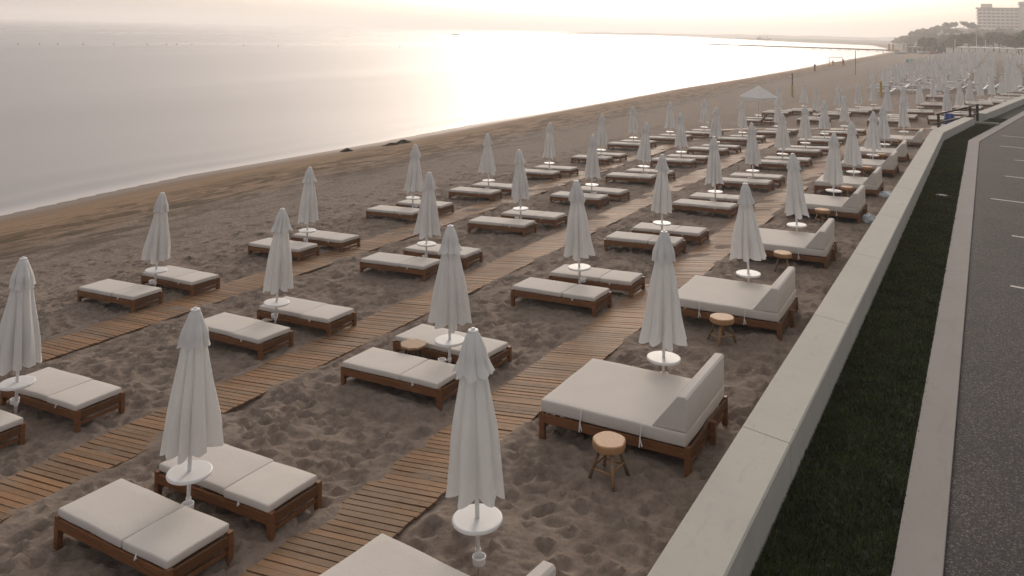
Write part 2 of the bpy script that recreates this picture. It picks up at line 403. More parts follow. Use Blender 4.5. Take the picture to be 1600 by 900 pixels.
WALKS = [(-6.13, 1.08), (-10.62, 1.12), (-15.85, 1.15)]      # the three long boardwalks: centre, width
CROSS_V = 57.6
def build_ground():
    us = np.concatenate([np.linspace(-120, -62, 15), np.arange(-58, -40, 1.0), np.arange(-39.6, -22, .16), np.arange(-21.95, -2.0, .052), np.arange(-1.9, 4, .4), np.geomspace(4.5, 700, 26)])
    us = np.concatenate([np.geomspace(900, 130, 12) * -1, us])
    vs = [1.0]
    while vs[-1] < 1500: vs.append(vs[-1] + max(.045, .0038 * vs[-1]) * (1.0 if vs[-1] < 46 else (2.0 if vs[-1] < 70 else 4.0)))
    vs = np.array(vs)
    U, V = np.meshgrid(us, vs)
    Z = base_z(U, V)
    fade = np.clip((U - shore_u(V)) / 6.0, 0, 1)
    # gentle unevenness
    und = np.zeros_like(Z)
    for k in range(26):
        a = rng.uniform(0, 2 * PI); wl = rng.uniform(.6, 2.6); ph = rng.uniform(0, 6.28)
        und += .0055 * wl ** .45 * np.sin((U * math.cos(a) + V * math.sin(a)) * 2 * PI / wl + ph)
    und *= fade * np.clip(60 / np.maximum(V, 1), 0, 1) * np.where(U < -21, .15, 1)
    # footprints and scuffs, stamped one by one
    foot = np.zeros_like(Z)
    area_v = (2.5, 44.0)
    n = 23000
    cu = rng.uniform(-23.5, -2.1, n)
    cv = area_v[0] + (area_v[1] - area_v[0]) * rng.uniform(0, 1, n) ** 1.15
    for i in range(n):
        if cu[i] < -19.5 and rng.random() < .75: continue
        sm = rng.random()
        ra = rng.uniform(.085, .175) if sm < .7 else rng.uniform(.05, .10)
        rb = ra * rng.uniform(.55, .95)
        d = rng.uniform(.028, .062) * (1 if sm < .75 else .5)
        R = ra * 1.7
        i0, i1 = np.searchsorted(us, (cu[i] - R, cu[i] + R)); j0, j1 = np.searchsorted(vs, (cv[i] - R, cv[i] + R))
        if i1 - i0 < 3 or j1 - j0 < 3: continue
        uu = U[j0:j1, i0:i1] - cu[i]; vv = V[j0:j1, i0:i1] - cv[i]
        a = rng.uniform(0, PI)
        x = (uu * math.cos(a) + vv * math.sin(a)) / ra; y = (-uu * math.sin(a) + vv * math.cos(a)) / rb
        r = np.sqrt(x * x + y * y) + 1e-6
        pit = np.where(r < 1, -d * (1 - r * r) ** 1.3, 0)
        rim = .42 * d * np.exp(-((r - 1.12) / .24) ** 2) * (1 + .6 * x / r)
        blk = foot[j0:j1, i0:i1]
        foot[j0:j1, i0:i1] = blk * np.where(r < 1, .45 + .55 * r, 1) + pit + rim
    foot = np.clip(foot, -.10, .07)
    under = np.zeros_like(Z)
    for c, w in WALKS:
        under = np.maximum(under, np.clip((w / 2 + .22 - np.abs(U - c)) / .25, 0, 1) * (V < 57))
    under = np.maximum(under, np.clip((.75 - np.abs(V - CROSS_V)) / .3, 0, 1) * (U < -2) * (U > -16.2))
    drift = np.zeros_like(Z)
    for k in range(14):
        a = rng.uniform(0, 2 * PI); wl = rng.uniform(.5, 2.6); ph = rng.uniform(0, 6.28)
        drift += np.sin((U * math.cos(a) + V * math.sin(a)) * 2 * PI / wl + ph) * .009
    more = np.clip((V - 15) / 14, 0, 1)
    edge = np.zeros_like(Z)
    for c, w in WALKS:
        edge = np.maximum(edge, np.exp(-((np.abs(U - c) - w / 2) / .11) ** 2))
    for c, w in WALKS:                     # the sand under each boardwalk is a plain ramp
        zl, zr = base_z(c - w / 2, vs)[:, None], base_z(c + w / 2, vs)[:, None]
        wt = np.clip((w / 2 + .14 - np.abs(U - c)) / .14, 0, 1) * (V < 57)
        Z = Z * (1 - wt) + wt * (zl + (zr - zl) * np.clip((U - c + w / 2) / w, -.1, 1.1))
    Z = Z + und * (1 - .75 * under) + foot * fade * (1 - .95 * under)
    Z += under * (.007 * more + drift * (.30 + .55 * more)) + edge * (.012 + drift * .9) * (V < 57)
    nu, nv = len(us), len(vs)
    idx = np.arange(nu * nv).reshape(nv, nu)
    F = np.stack([idx[:-1, :-1], idx[:-1, 1:], idx[1:, 1:], idx[1:, :-1]], -1).reshape(-1, 4)
    o = from_arrays("sand_beach", np.stack([U, V, Z], -1).reshape(-1, 3), F, M['sand'], smooth=True)
    at = o.data.attributes.new("shore", 'FLOAT', 'POINT')
    at.data.foreach_set("value", (U - shore_u(V)).astype(np.float32).ravel())
    o["kind"] = "structure"
build_ground()

def build_sea():
    rows = np.concatenate([np.linspace(-500, 0, 12), np.arange(2, 120, 2.0), np.geomspace(122, 5600, 60)])
    offs = np.concatenate([[6.0], np.arange(2.0, -4, -.4), -np.geomspace(4.2, 5400, 50)])
    S = shore_u(rows)
    wob = .35 * np.sin(rows * .31) + .25 * np.sin(rows * .83 + 1) + .18 * np.sin(rows * 1.9 + 2)
    O, V = np.meshgrid(offs, rows)
    U = S[:, None] + O
    Z = np.zeros_like(U) + np.exp(-((O + 2.1 + wob[:, None]) / .55) ** 2) * .05 + np.exp(-((O + 5.4 + wob[:, None]) / 1.0) ** 2) * .05
    idx = np.arange(U.size).reshape(U.shape)
    F = np.stack([idx[:-1, :-1], idx[1:, :-1], idx[1:, 1:], idx[:-1, 1:]], -1).reshape(-1, 4)
    o = from_arrays("sea_water", np.stack([U, V, Z], -1).reshape(-1, 3), F[:, ::-1], M['sea'], smooth=True)
    at = o.data.attributes.new("shore", 'FLOAT', 'POINT'); at.data.foreach_set("value", O.astype(np.float32).ravel())
    o["kind"] = "structure"
build_sea()

# ------------------------------------------------------------------ promenade: wall, turf, kerb, road
def offset_poly(name, left, right, z0, z1, mat, chamfer=0.0, gap_every=None, parent=None):
    """a strip between two polylines (same point count), from z0 up to z1; cut in poured lengths if asked"""
    L = [Vector((p[0], p[1])) for p in left]; R = [Vector((p[0], p[1])) for p in right]
    bm = bmesh.new()
    cuts = []
    for i in range(len(L) - 1):
        n = max(1, round((L[i + 1] - L[i]).length / gap_every)) if gap_every else 1
        for k in range(n):
            cuts.append((L[i].lerp(L[i + 1], k / n), R[i].lerp(R[i + 1], k / n), L[i].lerp(L[i + 1], (k + 1) / n), R[i].lerp(R[i + 1], (k + 1) / n)))
    for a, b, c, d in cuts:
        g = .007 if gap_every else 0
        e1, e2 = (c - a).normalized() * g, (d - b).normalized() * g
        a, b, c, d = a + e1, b + e2, c - e1, d - e2
        def sec(l, r):
            w = (r - l).normalized() * chamfer
            pts = [(l, z0), (l, z1 - chamfer), (l + w, z1), (r - w, z1), (r, z1 - chamfer), (r, z0)] if chamfer else [(l, z0), (l, z1), (r, z1), (r, z0)]
            return [bm.verts.new((p.x, p.y, z)) for p, z in pts]
        A, B = sec(a, b), sec(c, d)
        for i in range(len(A) - 1): bm.faces.new((A[i], A[i + 1], B[i + 1], B[i]))
        bm.faces.new(A[::-1]); bm.faces.new(B)
    return to_obj(name, bm, mat, parent)

zt, zp = ZC - 4.5, ZC - 4.93
def wl(v): return -2.576 + .01253 * v
def wr(v): return -2.009 + .01253 * v
o = offset_poly("beach_wall", [(wl(1), 1), (wl(45.8), 45.8), (-.68, 55.0)], [(wr(1), 1), (wr(45.2), 45.2), (-.15, 54.9)], zt - 1.5, zt, M['concrete'], .018, 4.6)
tag(o, "long pale concrete wall running along the dark turf strip from the near edge", "wall")
def l3(v): return .1 + .1565 * (v - 60)
o = offset_poly("beach_wall", [(l3(58.6), 58.6), (l3(230), 230)], [(l3(58.6) + .58, 58.5), (l3(230) + .58, 229.9)], zt - 1.5, zt, M['concrete'], .018, 4.6)
tag(o, "pale concrete wall beyond the stair gap and its brown railing", "wall")
turf_l = [(wr(1) + .01, 1), (wr(45.2) + .01, 45.2), (-.14, 54.9), (l3(58.6) + .59, 58.5), (l3(230) + .59, 229.9)]
def kl(v): return -.871 + .0101 * v if v < 46.3 else -.41 + .1485 * (v - 46.3)
def kr(v): return -.475 + .0113 * v if v < 46.2 else .05 + .1465 * (v - 46.2)
kerb_l = [(kl(1), 1), (kl(46.3), 46.3), (kl(56), 56), (kl(60), 60), (kl(230), 230)]
kerb_r = [(kr(1), 1), (kr(46.2), 46.2), (kr(55.8), 55.8), (kr(59.8), 59.8), (kr(230), 229.6)]
o = offset_poly("turf_bed", turf_l, kerb_l, zp - .4, zp, M['turf']); o["kind"] = "structure"
o = offset_poly("kerb_strip", kerb_l, kerb_r, zp - .4, zp + .03, M['kerb'], .006); o["kind"] = "structure"
o = offset_poly("parking_road", kerb_r, [(60, 1), (60, 46), (70, 56), (72, 60), (200, 230)], zp - .4, zp + .004, M['asphalt']); o["kind"] = "structure"
bm = bmesh.new()
box(bm, -.2, 1.08, 55.5, 55.78, zp - .3, zp + .16); bevel_all(bm, .012)
o = to_obj("low_kerb_return", bm, M['kerb']); tag(o, "low pale curb crossing the turf from wall end to kerb by the railing", "curb")
for i, (u0, v0) in enumerate([(1.07, 50.0), (.88, 45.1), (1.29, 40.3), (.82, 35.35), (.30, 30.1), (.69, 24.8), (.5, 19.8)]):
    bm = bmesh.new()
    d = Vector((1, -.16)).normalized(); n_ = Vector((-d.y, d.x)) * .055
    a = Vector((u0, v0)); b_ = a + d * 5
    vs_ = [bm.verts.new((*p, zp + .008)) for p in (a - n_, b_ - n_, b_ + n_, a + n_)]
    f = bm.faces.new(vs_)
    o = to_obj("parking_line", bm, M['paint']); o["kind"] = "structure"

# turf blades (nobody could count them)
def blades(n, vmax, name):
    v = 2.5 + (vmax - 2.5) * rng.uniform(0, 1, n) ** 1.9
    lo = np.interp(v, [p[1] for p in turf_l], [p[0] for p in turf_l]) + .01
    hi = np.interp(v, [p[1] for p in kerb_l], [p[0] for p in kerb_l]) - .0
    u = lo + (hi - lo) * rng.uniform(0, 1, n)
    a = rng.uniform(0, 2 * PI, n); h = rng.uniform(.018, .05, n) * (1 + v / 60); w = rng.uniform(.003, .006, n) * (1 + v / 14)
    lx, ly = rng.normal(0, .022, n), rng.normal(0, .022, n)
    P = np.zeros((n, 3, 3), np.float32)
    P[:, 0] = np.stack([u - np.cos(a) * w, v - np.sin(a) * w, np.full(n, zp)], -1)
    P[:, 1] = np.stack([u + np.cos(a) * w, v + np.sin(a) * w, np.full(n, zp)], -1)
    P[:, 2] = np.stack([u + lx, v + ly, zp + h], -1)
    o = from_arrays(name, P.reshape(-1, 3), np.arange(3 * n).reshape(-1, 3), M['blade'], k=3)
    tag(o, None, None, None, "stuff")
blades(150000, 60, "turf_grass")

# ------------------------------------------------------------------ boardwalks
def boardwalk(u, w, v0, v1, label, along_v=True):
    bm = bmesh.new()
    v = v0; rr = random.Random(int(abs(u) * 100))
    while v < v1:
        sw = .092 + rr.uniform(-.006, .006)
        du = rr.uniform(-.012, .012); dz = rr.uniform(-.004, .004); tw = rr.uniform(-.006, .006)
        if along_v:
            z = .5 * (gz(u + w / 2, v) + gz(u - w / 2, v)) + .016 + dz; sl = gz(u + w / 2, v) - gz(u - w / 2, v)
            T = Matrix.Translation((u + du, v + sw / 2, z)) @ Matrix.Rotation(-math.atan2(sl, w), 4, 'Y') @ Matrix.Rotation(tw, 4, 'Z')
            box(bm, -w / 2, w / 2, -sw / 2, sw / 2, -.011, .011, M=T)
        else:
            z = gz(v, u) + .024 + dz
            T = Matrix.Translation((v + sw / 2, u + du, z)) @ Matrix.Rotation(tw, 4, 'Z')
            box(bm, -sw / 2, sw / 2, -w / 2, w / 2, -.011, .011, M=T)
        v += .112
    o = to_obj("boardwalk", bm, M['plank'])
    tag(o, label, "boardwalk")
boardwalk(WALKS[0][0], WALKS[0][1], 2.5, 56.6, "slatted wooden boardwalk between the double daybeds and the first lounger row")
boardwalk(WALKS[1][0], WALKS[1][1], 2.5, 56.6, "middle one of the three long slatted wooden boardwalks on the sand")
boardwalk(WALKS[2][0], WALKS[2][1], 2.5, 56.6, "long slatted wooden boardwalk closest to the sea")
boardwalk(CROSS_V, 1.1, -15.6, -2.6, "boardwalk lying across the beach by the blue barrel and stairs", False)

# ------------------------------------------------------------------ furniture prototypes
def canopy_mesh(seed, top, bottom, r_top, r_hem, gores=8, per=10, rings=22, depth=.50, hem_var=.07, pw=.75, power=.85):
    rs = random.Random(seed)
    amp = [rs.uniform(.80, 1.12) for _ in range(gores)]
    wid = [rs.uniform(.75, 1.25) for _ in range(gores)]; tot = sum(wid)
    hang = [rs.uniform(-hem_var, hem_var * .7) for _ in range(gores)]
    sk = [rs.uniform(-.35, .35) for _ in range(gores)]
    bm = bmesh.new(); R = []
    start = [0]
    for w in wid: start.append(start[-1] + 2 * PI * w / tot)
    ov = rs.uniform(0, 6.28)
    for k in range(rings + 1):
        t = k / rings
        rad = r_top + (r_hem - r_top) * (t ** power) + .012 * math.sin(t * 9 + ov) * t
        dpt = depth * min(1, .12 + 1.1 * t)
        row = []
        for g in range(gores):
            for s in range(per):
                q = s / per
                th = start[g] + (start[g + 1] - start[g]) * q + .18 * t * math.sin(ov + g)
                qq = min(1, max(0, q + sk[g] * q * (1 - q) * 1.6))
                pl = abs(math.sin(PI * qq)) ** pw
                nxt = amp[g] * (1 - 0) 
                r = rad * (1 - dpt * (1 - pl)) * (1 + (nxt - 1) * pl * t) * (1 + .05 * math.cos(2 * (th - ov)) * t)
                r += .016 * math.sin(2 * 2 * PI * q + 5 * t + g) * t * (rad / .3)
                z = top + (bottom - top) * t + (hang[g] * pl + .05 * (1 - pl) * (hem_var / .07)) * t ** 4
                row.append(bm.verts.new((r * math.cos(th), r * math.sin(th), z)))
        R.append(row)
    n = len(R[0])
    for A, B in zip(R, R[1:]):
        for i in range(n):
            j = (i + 1) % n
            bm.faces.new((A[i], A[j], B[j], B[i]))
    return bm

TABLE_H, TIP = .61, 2.45
def make_parasol(seed):
    root = thing("beach_parasol", "", "parasol", group="closed white parasols on the sand")
    bm = bmesh.new(); tube(bm, (0, 0, -.25), (0, 0, 2.40), .023, seg=12); to_obj("pole", bm, M['white'], root, True)
    rr_ = random.Random(seed); to_obj("canopy", canopy_mesh(seed, 2.385, .90 + rr_.uniform(-.05, .05), .06, .345 + rr_.uniform(-.035, .03), power=rr_.uniform(.8, 1.0)), M['canopy'], root, True)
    to_obj("valance", canopy_mesh(seed + 50, 2.425, 2.02, .045, .190, 8, 10, 10, .30, .035, .7, .75), M['canopy'], root, True)
    bm = bmesh.new(); lathe(bm, [(0, 2.455), (.018, 2.455), (.022, 2.44), (.05, 2.437), (.055, 2.425), (.05, 2.405), (0, 2.405)], 20); to_obj("finial", bm, M['white'], root)
    bm = bmesh.new(); lathe(bm, [(.0, .628), (.235, .628), (.247, .622), (.250, .61), (.247, .597), (.235, .590), (.03, .588), (.03, .54), (.0, .54)], 48); to_obj("table_top", bm, M['white'], root)
    bm = bmesh.new(); lathe(bm, [(0, .272), (.055, .272), (.063, .28), (.067, .335), (.067, .345), (.058, .345), (.056, .30), (0, .298)], 28, 0, (-.135, 0))
    tube(bm, (-.075, 0, .31), (0, 0, .31), .011, seg=8); tube(bm, (0, 0, .285), (0, 0, .335), .031, seg=14)
    to_obj("cup_holder", bm, M['white'], root)
    return root
parasols = [make_parasol(s) for s in (3, 14, 27, 41, 66)]

LL_, LW = 2.0, .80
def make_lounger(seed):
    root = thing("sun_lounger", "", "sun lounger", group="wooden sun loungers with off-white mattresses")
    bm = bmesh.new()
    hx, hy = LL_ / 2, LW / 2
    for s in (-1, 1):
        box(bm, -hx + .07, hx - .07, s * (hy - .018) - .016, s * (hy - .018) + .016, .155, .262)
        box(bm, s * (hx - .018) - .016, s * (hx - .018) + .016, -hy + .07, hy - .07, .155, .262)
    for i in range(13):
        x = -hx + .10 + i * (LL_ - .2) / 12
        box(bm, x - .03, x + .03, -hy + .035, hy - .035, .228, .246)
    bevel_all(bm, .004); to_obj("frame", bm, M['teak'], root)
    for sx in (-1, 1):
        for sy in (-1, 1):
            bm = bmesh.new(); cx, cy = sx * (hx - .035), sy * (hy - .035)
            box(bm, cx - .035, cx + .035, cy - .035, cy + .035, -.08, .285); bevel_all(bm, .005); to_obj("leg", bm, M['teak'], root)
        bm = bmesh.new(); box(bm, sx * (hx - .035) - .014, sx * (hx - .035) + .014, -hy + .07, hy - .07, .07, .115); bevel_all(bm, .004)
        to_obj("stretcher", bm, M['teak'], root)
    x0, x1, xs = -hx + .02, hx - .04, -hx + .02 + (LL_ - .06) * .62
    bm = bmesh.new(); rounded_box(bm, (xs - x0) / 2 - .003, hy - .02, .043, .019, ((x0 + xs) / 2, 0, .313), .003, seed, wr=.0018); to_obj("mattress", bm, M['cushion'], root, True)
    bm = bmesh.new(); rounded_box(bm, (x1 - xs) / 2 - .003, hy - .02, .043, .019, ((x1 + xs) / 2, 0, .313), .003, seed + 1, wr=.0018); to_obj("head_cushion", bm, M['cushion'], root, True)
    for (x, s) in ((xs + .25, -1), (x0 + .3, 1)):
        bm = bmesh.new()
        tube(bm, (x, s * (hy - .018), .30), (x + .01, s * (hy + .012), .25), .009, seg=6); tube(bm, (x + .01, s * (hy + .012), .25), (x + .05, s * (hy + .02), .285), .007, seg=6)
        to_obj("tie_strap", bm, M['strap'], root)
    return root
loungers = [make_lounger(s) for s in (1, 9)]

def make_bed(seed):
    root = thing("double_daybed", "", "daybed", group="double daybeds along the concrete wall")
    hx, hy = 1.05, .87
    bm = bmesh.new()
    for s in (-1, 1):
        box(bm, -hx + .07, hx - .07, s * (hy - .02) - .018, s * (hy - .02) + .018, .16, .275)
    box(bm, -hx + .004, -hx + .036, -hy + .07, hy - .07, .16, .275); box(bm, hx - .036, hx - .004, -hy + .07, hy - .07, .16, .275)
    for i in range(15):
        x = -hx + .10 + i * (2 * hx - .2) / 14
        box(bm, x - .035, x + .035, -hy + .04, hy - .04, .245, .262)
    bevel_all(bm, .004); to_obj("frame", bm, M['teak'], root)
    for (sx, sy) in ((-1, -1), (-1, 1), (1, -1), (1, 1), (1, 0)):
        bm = bmesh.new(); cx, cy = sx * (hx - .037), sy * (hy - .037)
        if sy == 0: cx += .074
        box(bm, cx - .037, cx + .037, cy - .037, cy + .037, -.08, .30); bevel_all(bm, .005); to_obj("leg", bm, M['teak'], root)
    bm = bmesh.new(); box(bm, hx - .052, hx - .022, -hy + .074, hy - .074, .06, .11); bevel_all(bm, .004); to_obj("stretcher", bm, M['teak'], root)
    bm = bmesh.new(); box(bm, -hx + .022, -hx + .052, -hy + .074, hy - .074, .06, .11); bevel_all(bm, .004); to_obj("stretcher", bm, M['teak'], root)
    bm = bmesh.new(); rounded_box(bm, hx - .03, hy - .02, .08, .024, (-.0, 0, .37), .004, seed, wr=.002); to_obj("mattress", bm, M['cushion'], root, True)
    # wedge bolster along the land end: slanting front, narrow flat top
    bm = bmesh.new()
    prof = [(.55, .45), (.90, .87), (1.00, .875), (1.025, .85), (1.01, .455)]
    ys = [-hy + .03, -hy + .045, -hy + .3, 0, hy - .3, hy - .045, hy - .03]
    rows_ = []
    for k, y in enumerate(ys):
        e = .012 if k in (0, len(ys) - 1) else 0
        c = Vector((.9, .62))
        rows_.append([bm.verts.new((p[0] + (c.x - p[0]) * e * 2, y, p[1] + (c.y - p[1]) * e * 2 + (.004 * math.sin(y * 7) if 0 < k < 6 else 0))) for p in prof])
    for A, B in zip(rows_, rows_[1:]):
        for i in range(len(prof)):
            j = (i + 1) % len(prof); bm.faces.new((A[i], A[j], B[j], B[i]))
    bm.faces.new(rows_[0][::-1]); bm.faces.new(rows_[-1])
    bevel_all(bm, .010, 2)
    to_obj("backrest_cushion", bm, M['cushion'], root)
    for x in (-.42, .42):
        bm = bmesh.new(); y = -hy - .004
        pts = [(x, y + .02, .44), (x + .004, y - .004, .36), (x - .012, y - .008, .28)]
        for a, b_ in zip(pts, pts[1:]): tube(bm, a, b_, .010, seg=6)
        tube(bm, pts[2], (x - .022, y - .014, .17), .009, seg=6); tube(bm, pts[2], (x + .018, y - .016, .19), .009, seg=6)
        to_obj("tie_strap", bm, M['strap'], root)
    return root
bed0 = make_bed(5)

def make_stool(seed):
    root = thing("log_stool", "", "stool", group="round log stools beside the daybeds")
    rs = random.Random(seed)
    bm = bmesh.new()
    seg = 28; ph = rs.uniform(0, 6)
    def rr(t): return .21 + .008 * math.sin(2 * t + ph) + .005 * math.sin(5 * t + 2 * ph)
    prof = [(.0, .445), (.90, .446), (.97, .442), (1.0, .43), (1.01, .40), (1.0, .368), (.96, .355), (0, .355)]
    rings = [[bm.verts.new((rr(2 * PI * i / seg) * f * math.cos(2 * PI * i / seg), rr(2 * PI * i / seg) * f * math.sin(2 * PI * i / seg), z)) for i in range(seg)] if f else [bm.verts.new((0, 0, z))] for f, z in prof]
    for A, B in zip(rings, rings[1:]):
        for i in range(seg):
            j = (i + 1) % seg
            if len(A) == 1: bm.faces.new((A[0], B[i], B[j]))
            elif len(B) == 1: bm.faces.new((A[i], B[0], A[j]))
            else: bm.faces.new((A[i], B[i], B[j], A[j]))
    to_obj("seat", bm, M['log'], root)
    feet = []
    for k in range(4):
        t = PI / 4 + k * PI / 2 + rs.uniform(-.1, .1) + ph
        bm = bmesh.new(); top = Vector((.12 * math.cos(t), .12 * math.sin(t), .34)); ft = Vector((0.275 * math.cos(t), 0.275 * math.sin(t), -.05))
        tube(bm, top, ft, .019, .022, 10); to_obj("leg", bm, M['log'] if k % 2 else M['bark'], root, True); feet.append(top.lerp(ft, .55))
    for k in range(4):
        bm = bmesh.new(); tube(bm, feet[k] + Vector((0, 0, .03 * (k % 2))), feet[(k + 1) % 4] + Vector((0, 0, .03 * (k % 2))), .014, seg=8); to_obj("rung", bm, M['log'], root, True)
    return root
stools = [make_stool(2), make_stool(8)]

used = set()
def place(protos, k, u, v, z, rotz=0.0, label="", tilt=0.0, leanR=0.0, hs=1.0):
    p = protos[k % len(protos)]
    if p.name not in used:
        used.add(p.name); o = p
    else:
        o = dup(p)
    o["label"] = label
    for ch in o.children:                                # pads never lie quite square on their frames
        if ch.name.startswith(("mattress", "head_cushion")):
            ch.location = (rs.uniform(-.006, .006), rs.uniform(-.014, .014), 0); ch.rotation_euler = (0, 0, rs.uniform(-.012, .012))
    o.location = (u, v, z)
    ax = Vector((-.4924, .8704, 0))                      # leaning sideways as seen from the promenade
    Rm = Matrix.Rotation(leanR, 4, ax) @ Matrix.Rotation(-tilt, 4, 'Y') @ Matrix.Rotation(rotz, 4, 'Z')
    o.rotation_euler = Rm.to_euler()
    o.scale = (1, 1, hs)
    return o

ORD = "first second third fourth fifth sixth seventh eighth ninth tenth eleventh twelfth".split()
ROWS = {
 1: [(-4.36, 7.33, -.05), (-4.15, 12.2, -.003), (-4.14, 17.47, -.031), (-4.13, 22.71, -.05), (-4.09, 28.56, .017), (-4.01, 33.14, -.038), (-3.93, 38.55, .026), (-3.84, 43.04, -.032), (-3.47, 49.6, -.02)],
 2: [(-7.9, 6.8, -.018), (-7.62, 11.71, -.023), (-7.62, 16.83, -.051), (-7.57, 22.03, 0), (-7.64, 27.61, -.024), (-7.62, 32.83, -.024), (-7.66, 38.64, -.009), (-7.5, 43.42, -.007), (-7.37, 48.43, 0), (-6.95, 53.2, 0)],
 3: [(-12.74, 7.64, -.023), (-12.22, 12.4, .019), (-12.47, 17.89, .009), (-12.53, 23.12, -.05), (-12.42, 28.29, .006), (-12.38, 33.55, .05), (-12.44, 38.98, -.025), (-12.15, 43.86, .01), (-12.07, 49.37, -.014), (-10.9, 53.6, 0)],
 4: [(-17.19, 13.44, .023), (-17.01, 18.38, -.004), (-17.38, 24.02, .016), (-16.95, 28.53, -.046), (-17.07, 34.06, -.001), (-16.9, 39.6, .02), (-17.56, 46.01, -.03), (-16.66, 49.9, -.002), (-15.54, 53.4, .02)],
}
# the nearest parasols carry their own fold and cup direction
ROT = {(1, 0): 2.2, (2, 0): 2.4, (2, 1): 1.0, (2, 2): 4.6}
rs = random.Random(4)
ADJ = {(2, 0, -1): (0, .2), (2, 1, -1): (-.42, .12), (2, 1, 1): (-.42, 0), (3, 1, 1): (.14, 0), (2, 0, 1): (.12, 0)}
PNAME = {1: "in the daybed row", 2: "in the row next to the daybeds", 3: "in the row before the seaward boardwalk", 4: "in the row closest to sea"}
cnt = 0
for r, lst in ROWS.items():
    for k, (u, v, lean) in enumerate(lst):
        place(parasols, cnt, u, v, gz(u, v), ROT.get((r, k), rs.uniform(0, 6.28)), f"closed white parasol, {ORD[k]} from the near end {PNAME[r]}", 0, lean, rs.uniform(.985, 1.015))
        cnt += 1
        if r == 1:
            bu, bv = u + rs.uniform(-.03, .03) + (.14 if k == 0 else 0), v - (1.40 if k == 0 else .98) + rs.uniform(-.03, .03)
            place([bed0], 0, bu - .05, bv, gz(-4.15, bv) + .01, -.13 if k == 0 else rs.uniform(-.02, .02), f"cream double daybed with wedge backrest, {ORD[k]} from the near end beside the wall", .03)
            if k > 0:
                place(stools, k, u + .08 + rs.uniform(-.05, .05), v - 2.42 + rs.uniform(-.05, .05), gz(u, v - 2.4) - .005, rs.uniform(0, 6), f"round log stool in front of the {ORD[k]} double daybed from the near end")
        else:
            for side in (-1, 1):
                off = .70 * side + rs.uniform(-.04, .04)
                lu = u - .12 + rs.uniform(-.07, .07) + (.1 if side > 0 else 0); lv = v + off
                ad = ADJ.get((r, k, side), (-.08 if side < 0 else .06, 0)); lu += ad[0]; lv += ad[1]
                rot = rs.uniform(-.05, .03) - .025
                lab = f"sun lounger on the {'far' if side > 0 else 'near'} side of the {ORD[k]} parasol {PNAME[r].replace('in the row', 'of the row').replace('from the wall', '').strip()}"
                place(loungers, (k + (side > 0)), lu, lv, gz(lu, lv), rot, " ".join(lab.split()[:16]), .055)
# a lounger pair whose parasol stands just outside the frame
lu, lv = -13.35, 6.75
# octagonal side table with dark legs in the gap of one pair
t = thing("octagonal_side_table", "small pale octagonal wooden table with dark legs between two loungers", "side table", (-8.42, 11.78, gz(-8.42, 11.78)), .3)
bm = bmesh.new(); lathe(bm, [(0, .43), (.215, .43), (.225, .42), (.225, .40), (.215, .39), (0, .39)], 8); to_obj("table_top", bm, M['log'], t)
for k in range(4):
    bm = bmesh.new(); a = PI / 4 + k * PI / 2; tube(bm, (.12 * math.cos(a), .12 * math.sin(a), .39), (.17 * math.cos(a), .17 * math.sin(a), -.04), .02, seg=8); to_obj("leg", bm, M['dark'], t)

# ------------------------------------------------------------------ beyond the crossing boardwalk
MID = [(-10.04, 62.47), (-5.2, 60.6), (-1.75, 61.6), (-4.41, 63.6), (-9.13, 66.64), (-1.05, 66.4), (-3.66, 68.3), (-8.01, 69.43), (-14.0, 69.2), (-12.41, 71.3), (-7.21, 72.0), (-.5, 72.9)]
for k, (u, v) in enumerate(MID):
    place(parasols, cnt, u, v, gz(u, v), rs.uniform(0, 6.28), f"closed white parasol, {ORD[k]} nearest of those past the crossing boardwalk", 0, rs.uniform(-.03, .03)); cnt += 1
    for side in (-1, 1):
        lu, lv = u - .15 + rs.uniform(-.1, .1), v + .72 * side
        place(loungers, k, lu, lv, gz(lu, lv), rs.uniform(-.06, .06), f"sun lounger at {'far' if side > 0 else 'near'} side of {ORD[k]} nearest parasol past the crossing boardwalk", .04)
# open square parasol with two loungers, one with its back up
cu, cv = -13.95, 61.8
root = thing("open_parasol", "the only open white parasol, a broad pyramid over two loungers near the sea", "parasol", (cu, cv, gz(cu, cv)), .35)
bm = bmesh.new(); tube(bm, (0, 0, -.2), (0, 0, 2.6), .024, seg=10); to_obj("pole", bm, M['white'], root, True)
bm = bmesh.new()
seg = 4; rings = []
for k in range(7):
    t_ = k / 6; row = []
    for i in range(seg * 8):
        a = 2 * PI * i / (seg * 8); q = (i % 8) / 8
        rad = (.05 + 1.33 * t_) * (math.cos(PI / seg) / math.cos((q - .5) * 2 * PI / seg))
        sag = -.05 * math.sin(PI * q) * t_ * (1 - t_) * 2
        row.append(bm.verts.new((rad * math.cos(a), rad * math.sin(a), 2.75 - .80 * t_ ** 1.0 + sag)))
    rings.append(row)
rings.append([bm.verts.new((v.co.x, v.co.y, v.co.z - .22 - .015 * math.sin(i * PI / 2))) for i, v in enumerate(rings[-1])])
for A, B in zip(rings, rings[1:]):
    for i in range(len(A)):
        j = (i + 1) % len(A); bm.faces.new((A[i], A[j], B[j], B[i]))
bm.faces.new(rings[0])
to_obj("canopy", bm, M['canopy'], root)
for i in range(seg):
    bm = bmesh.new(); a = 2 * PI * i / seg; tube(bm, (.04 * math.cos(a), .04 * math.sin(a), 2.68), (1.35 * math.cos(a), 1.35 * math.sin(a), 1.90), .010, seg=6); to_obj("rib", bm, M['white'], root)
bm = bmesh.new(); lathe(bm, [(0, .628), (.24, .628), (.25, .61), (.24, .592), (0, .592)], 32); to_obj("table_top", bm, M['white'], root)
place(loungers, 0, cu - .1, cv + .8, gz(cu, cv + .8), .02, "flat sun lounger on the far side under the open parasol", .04)
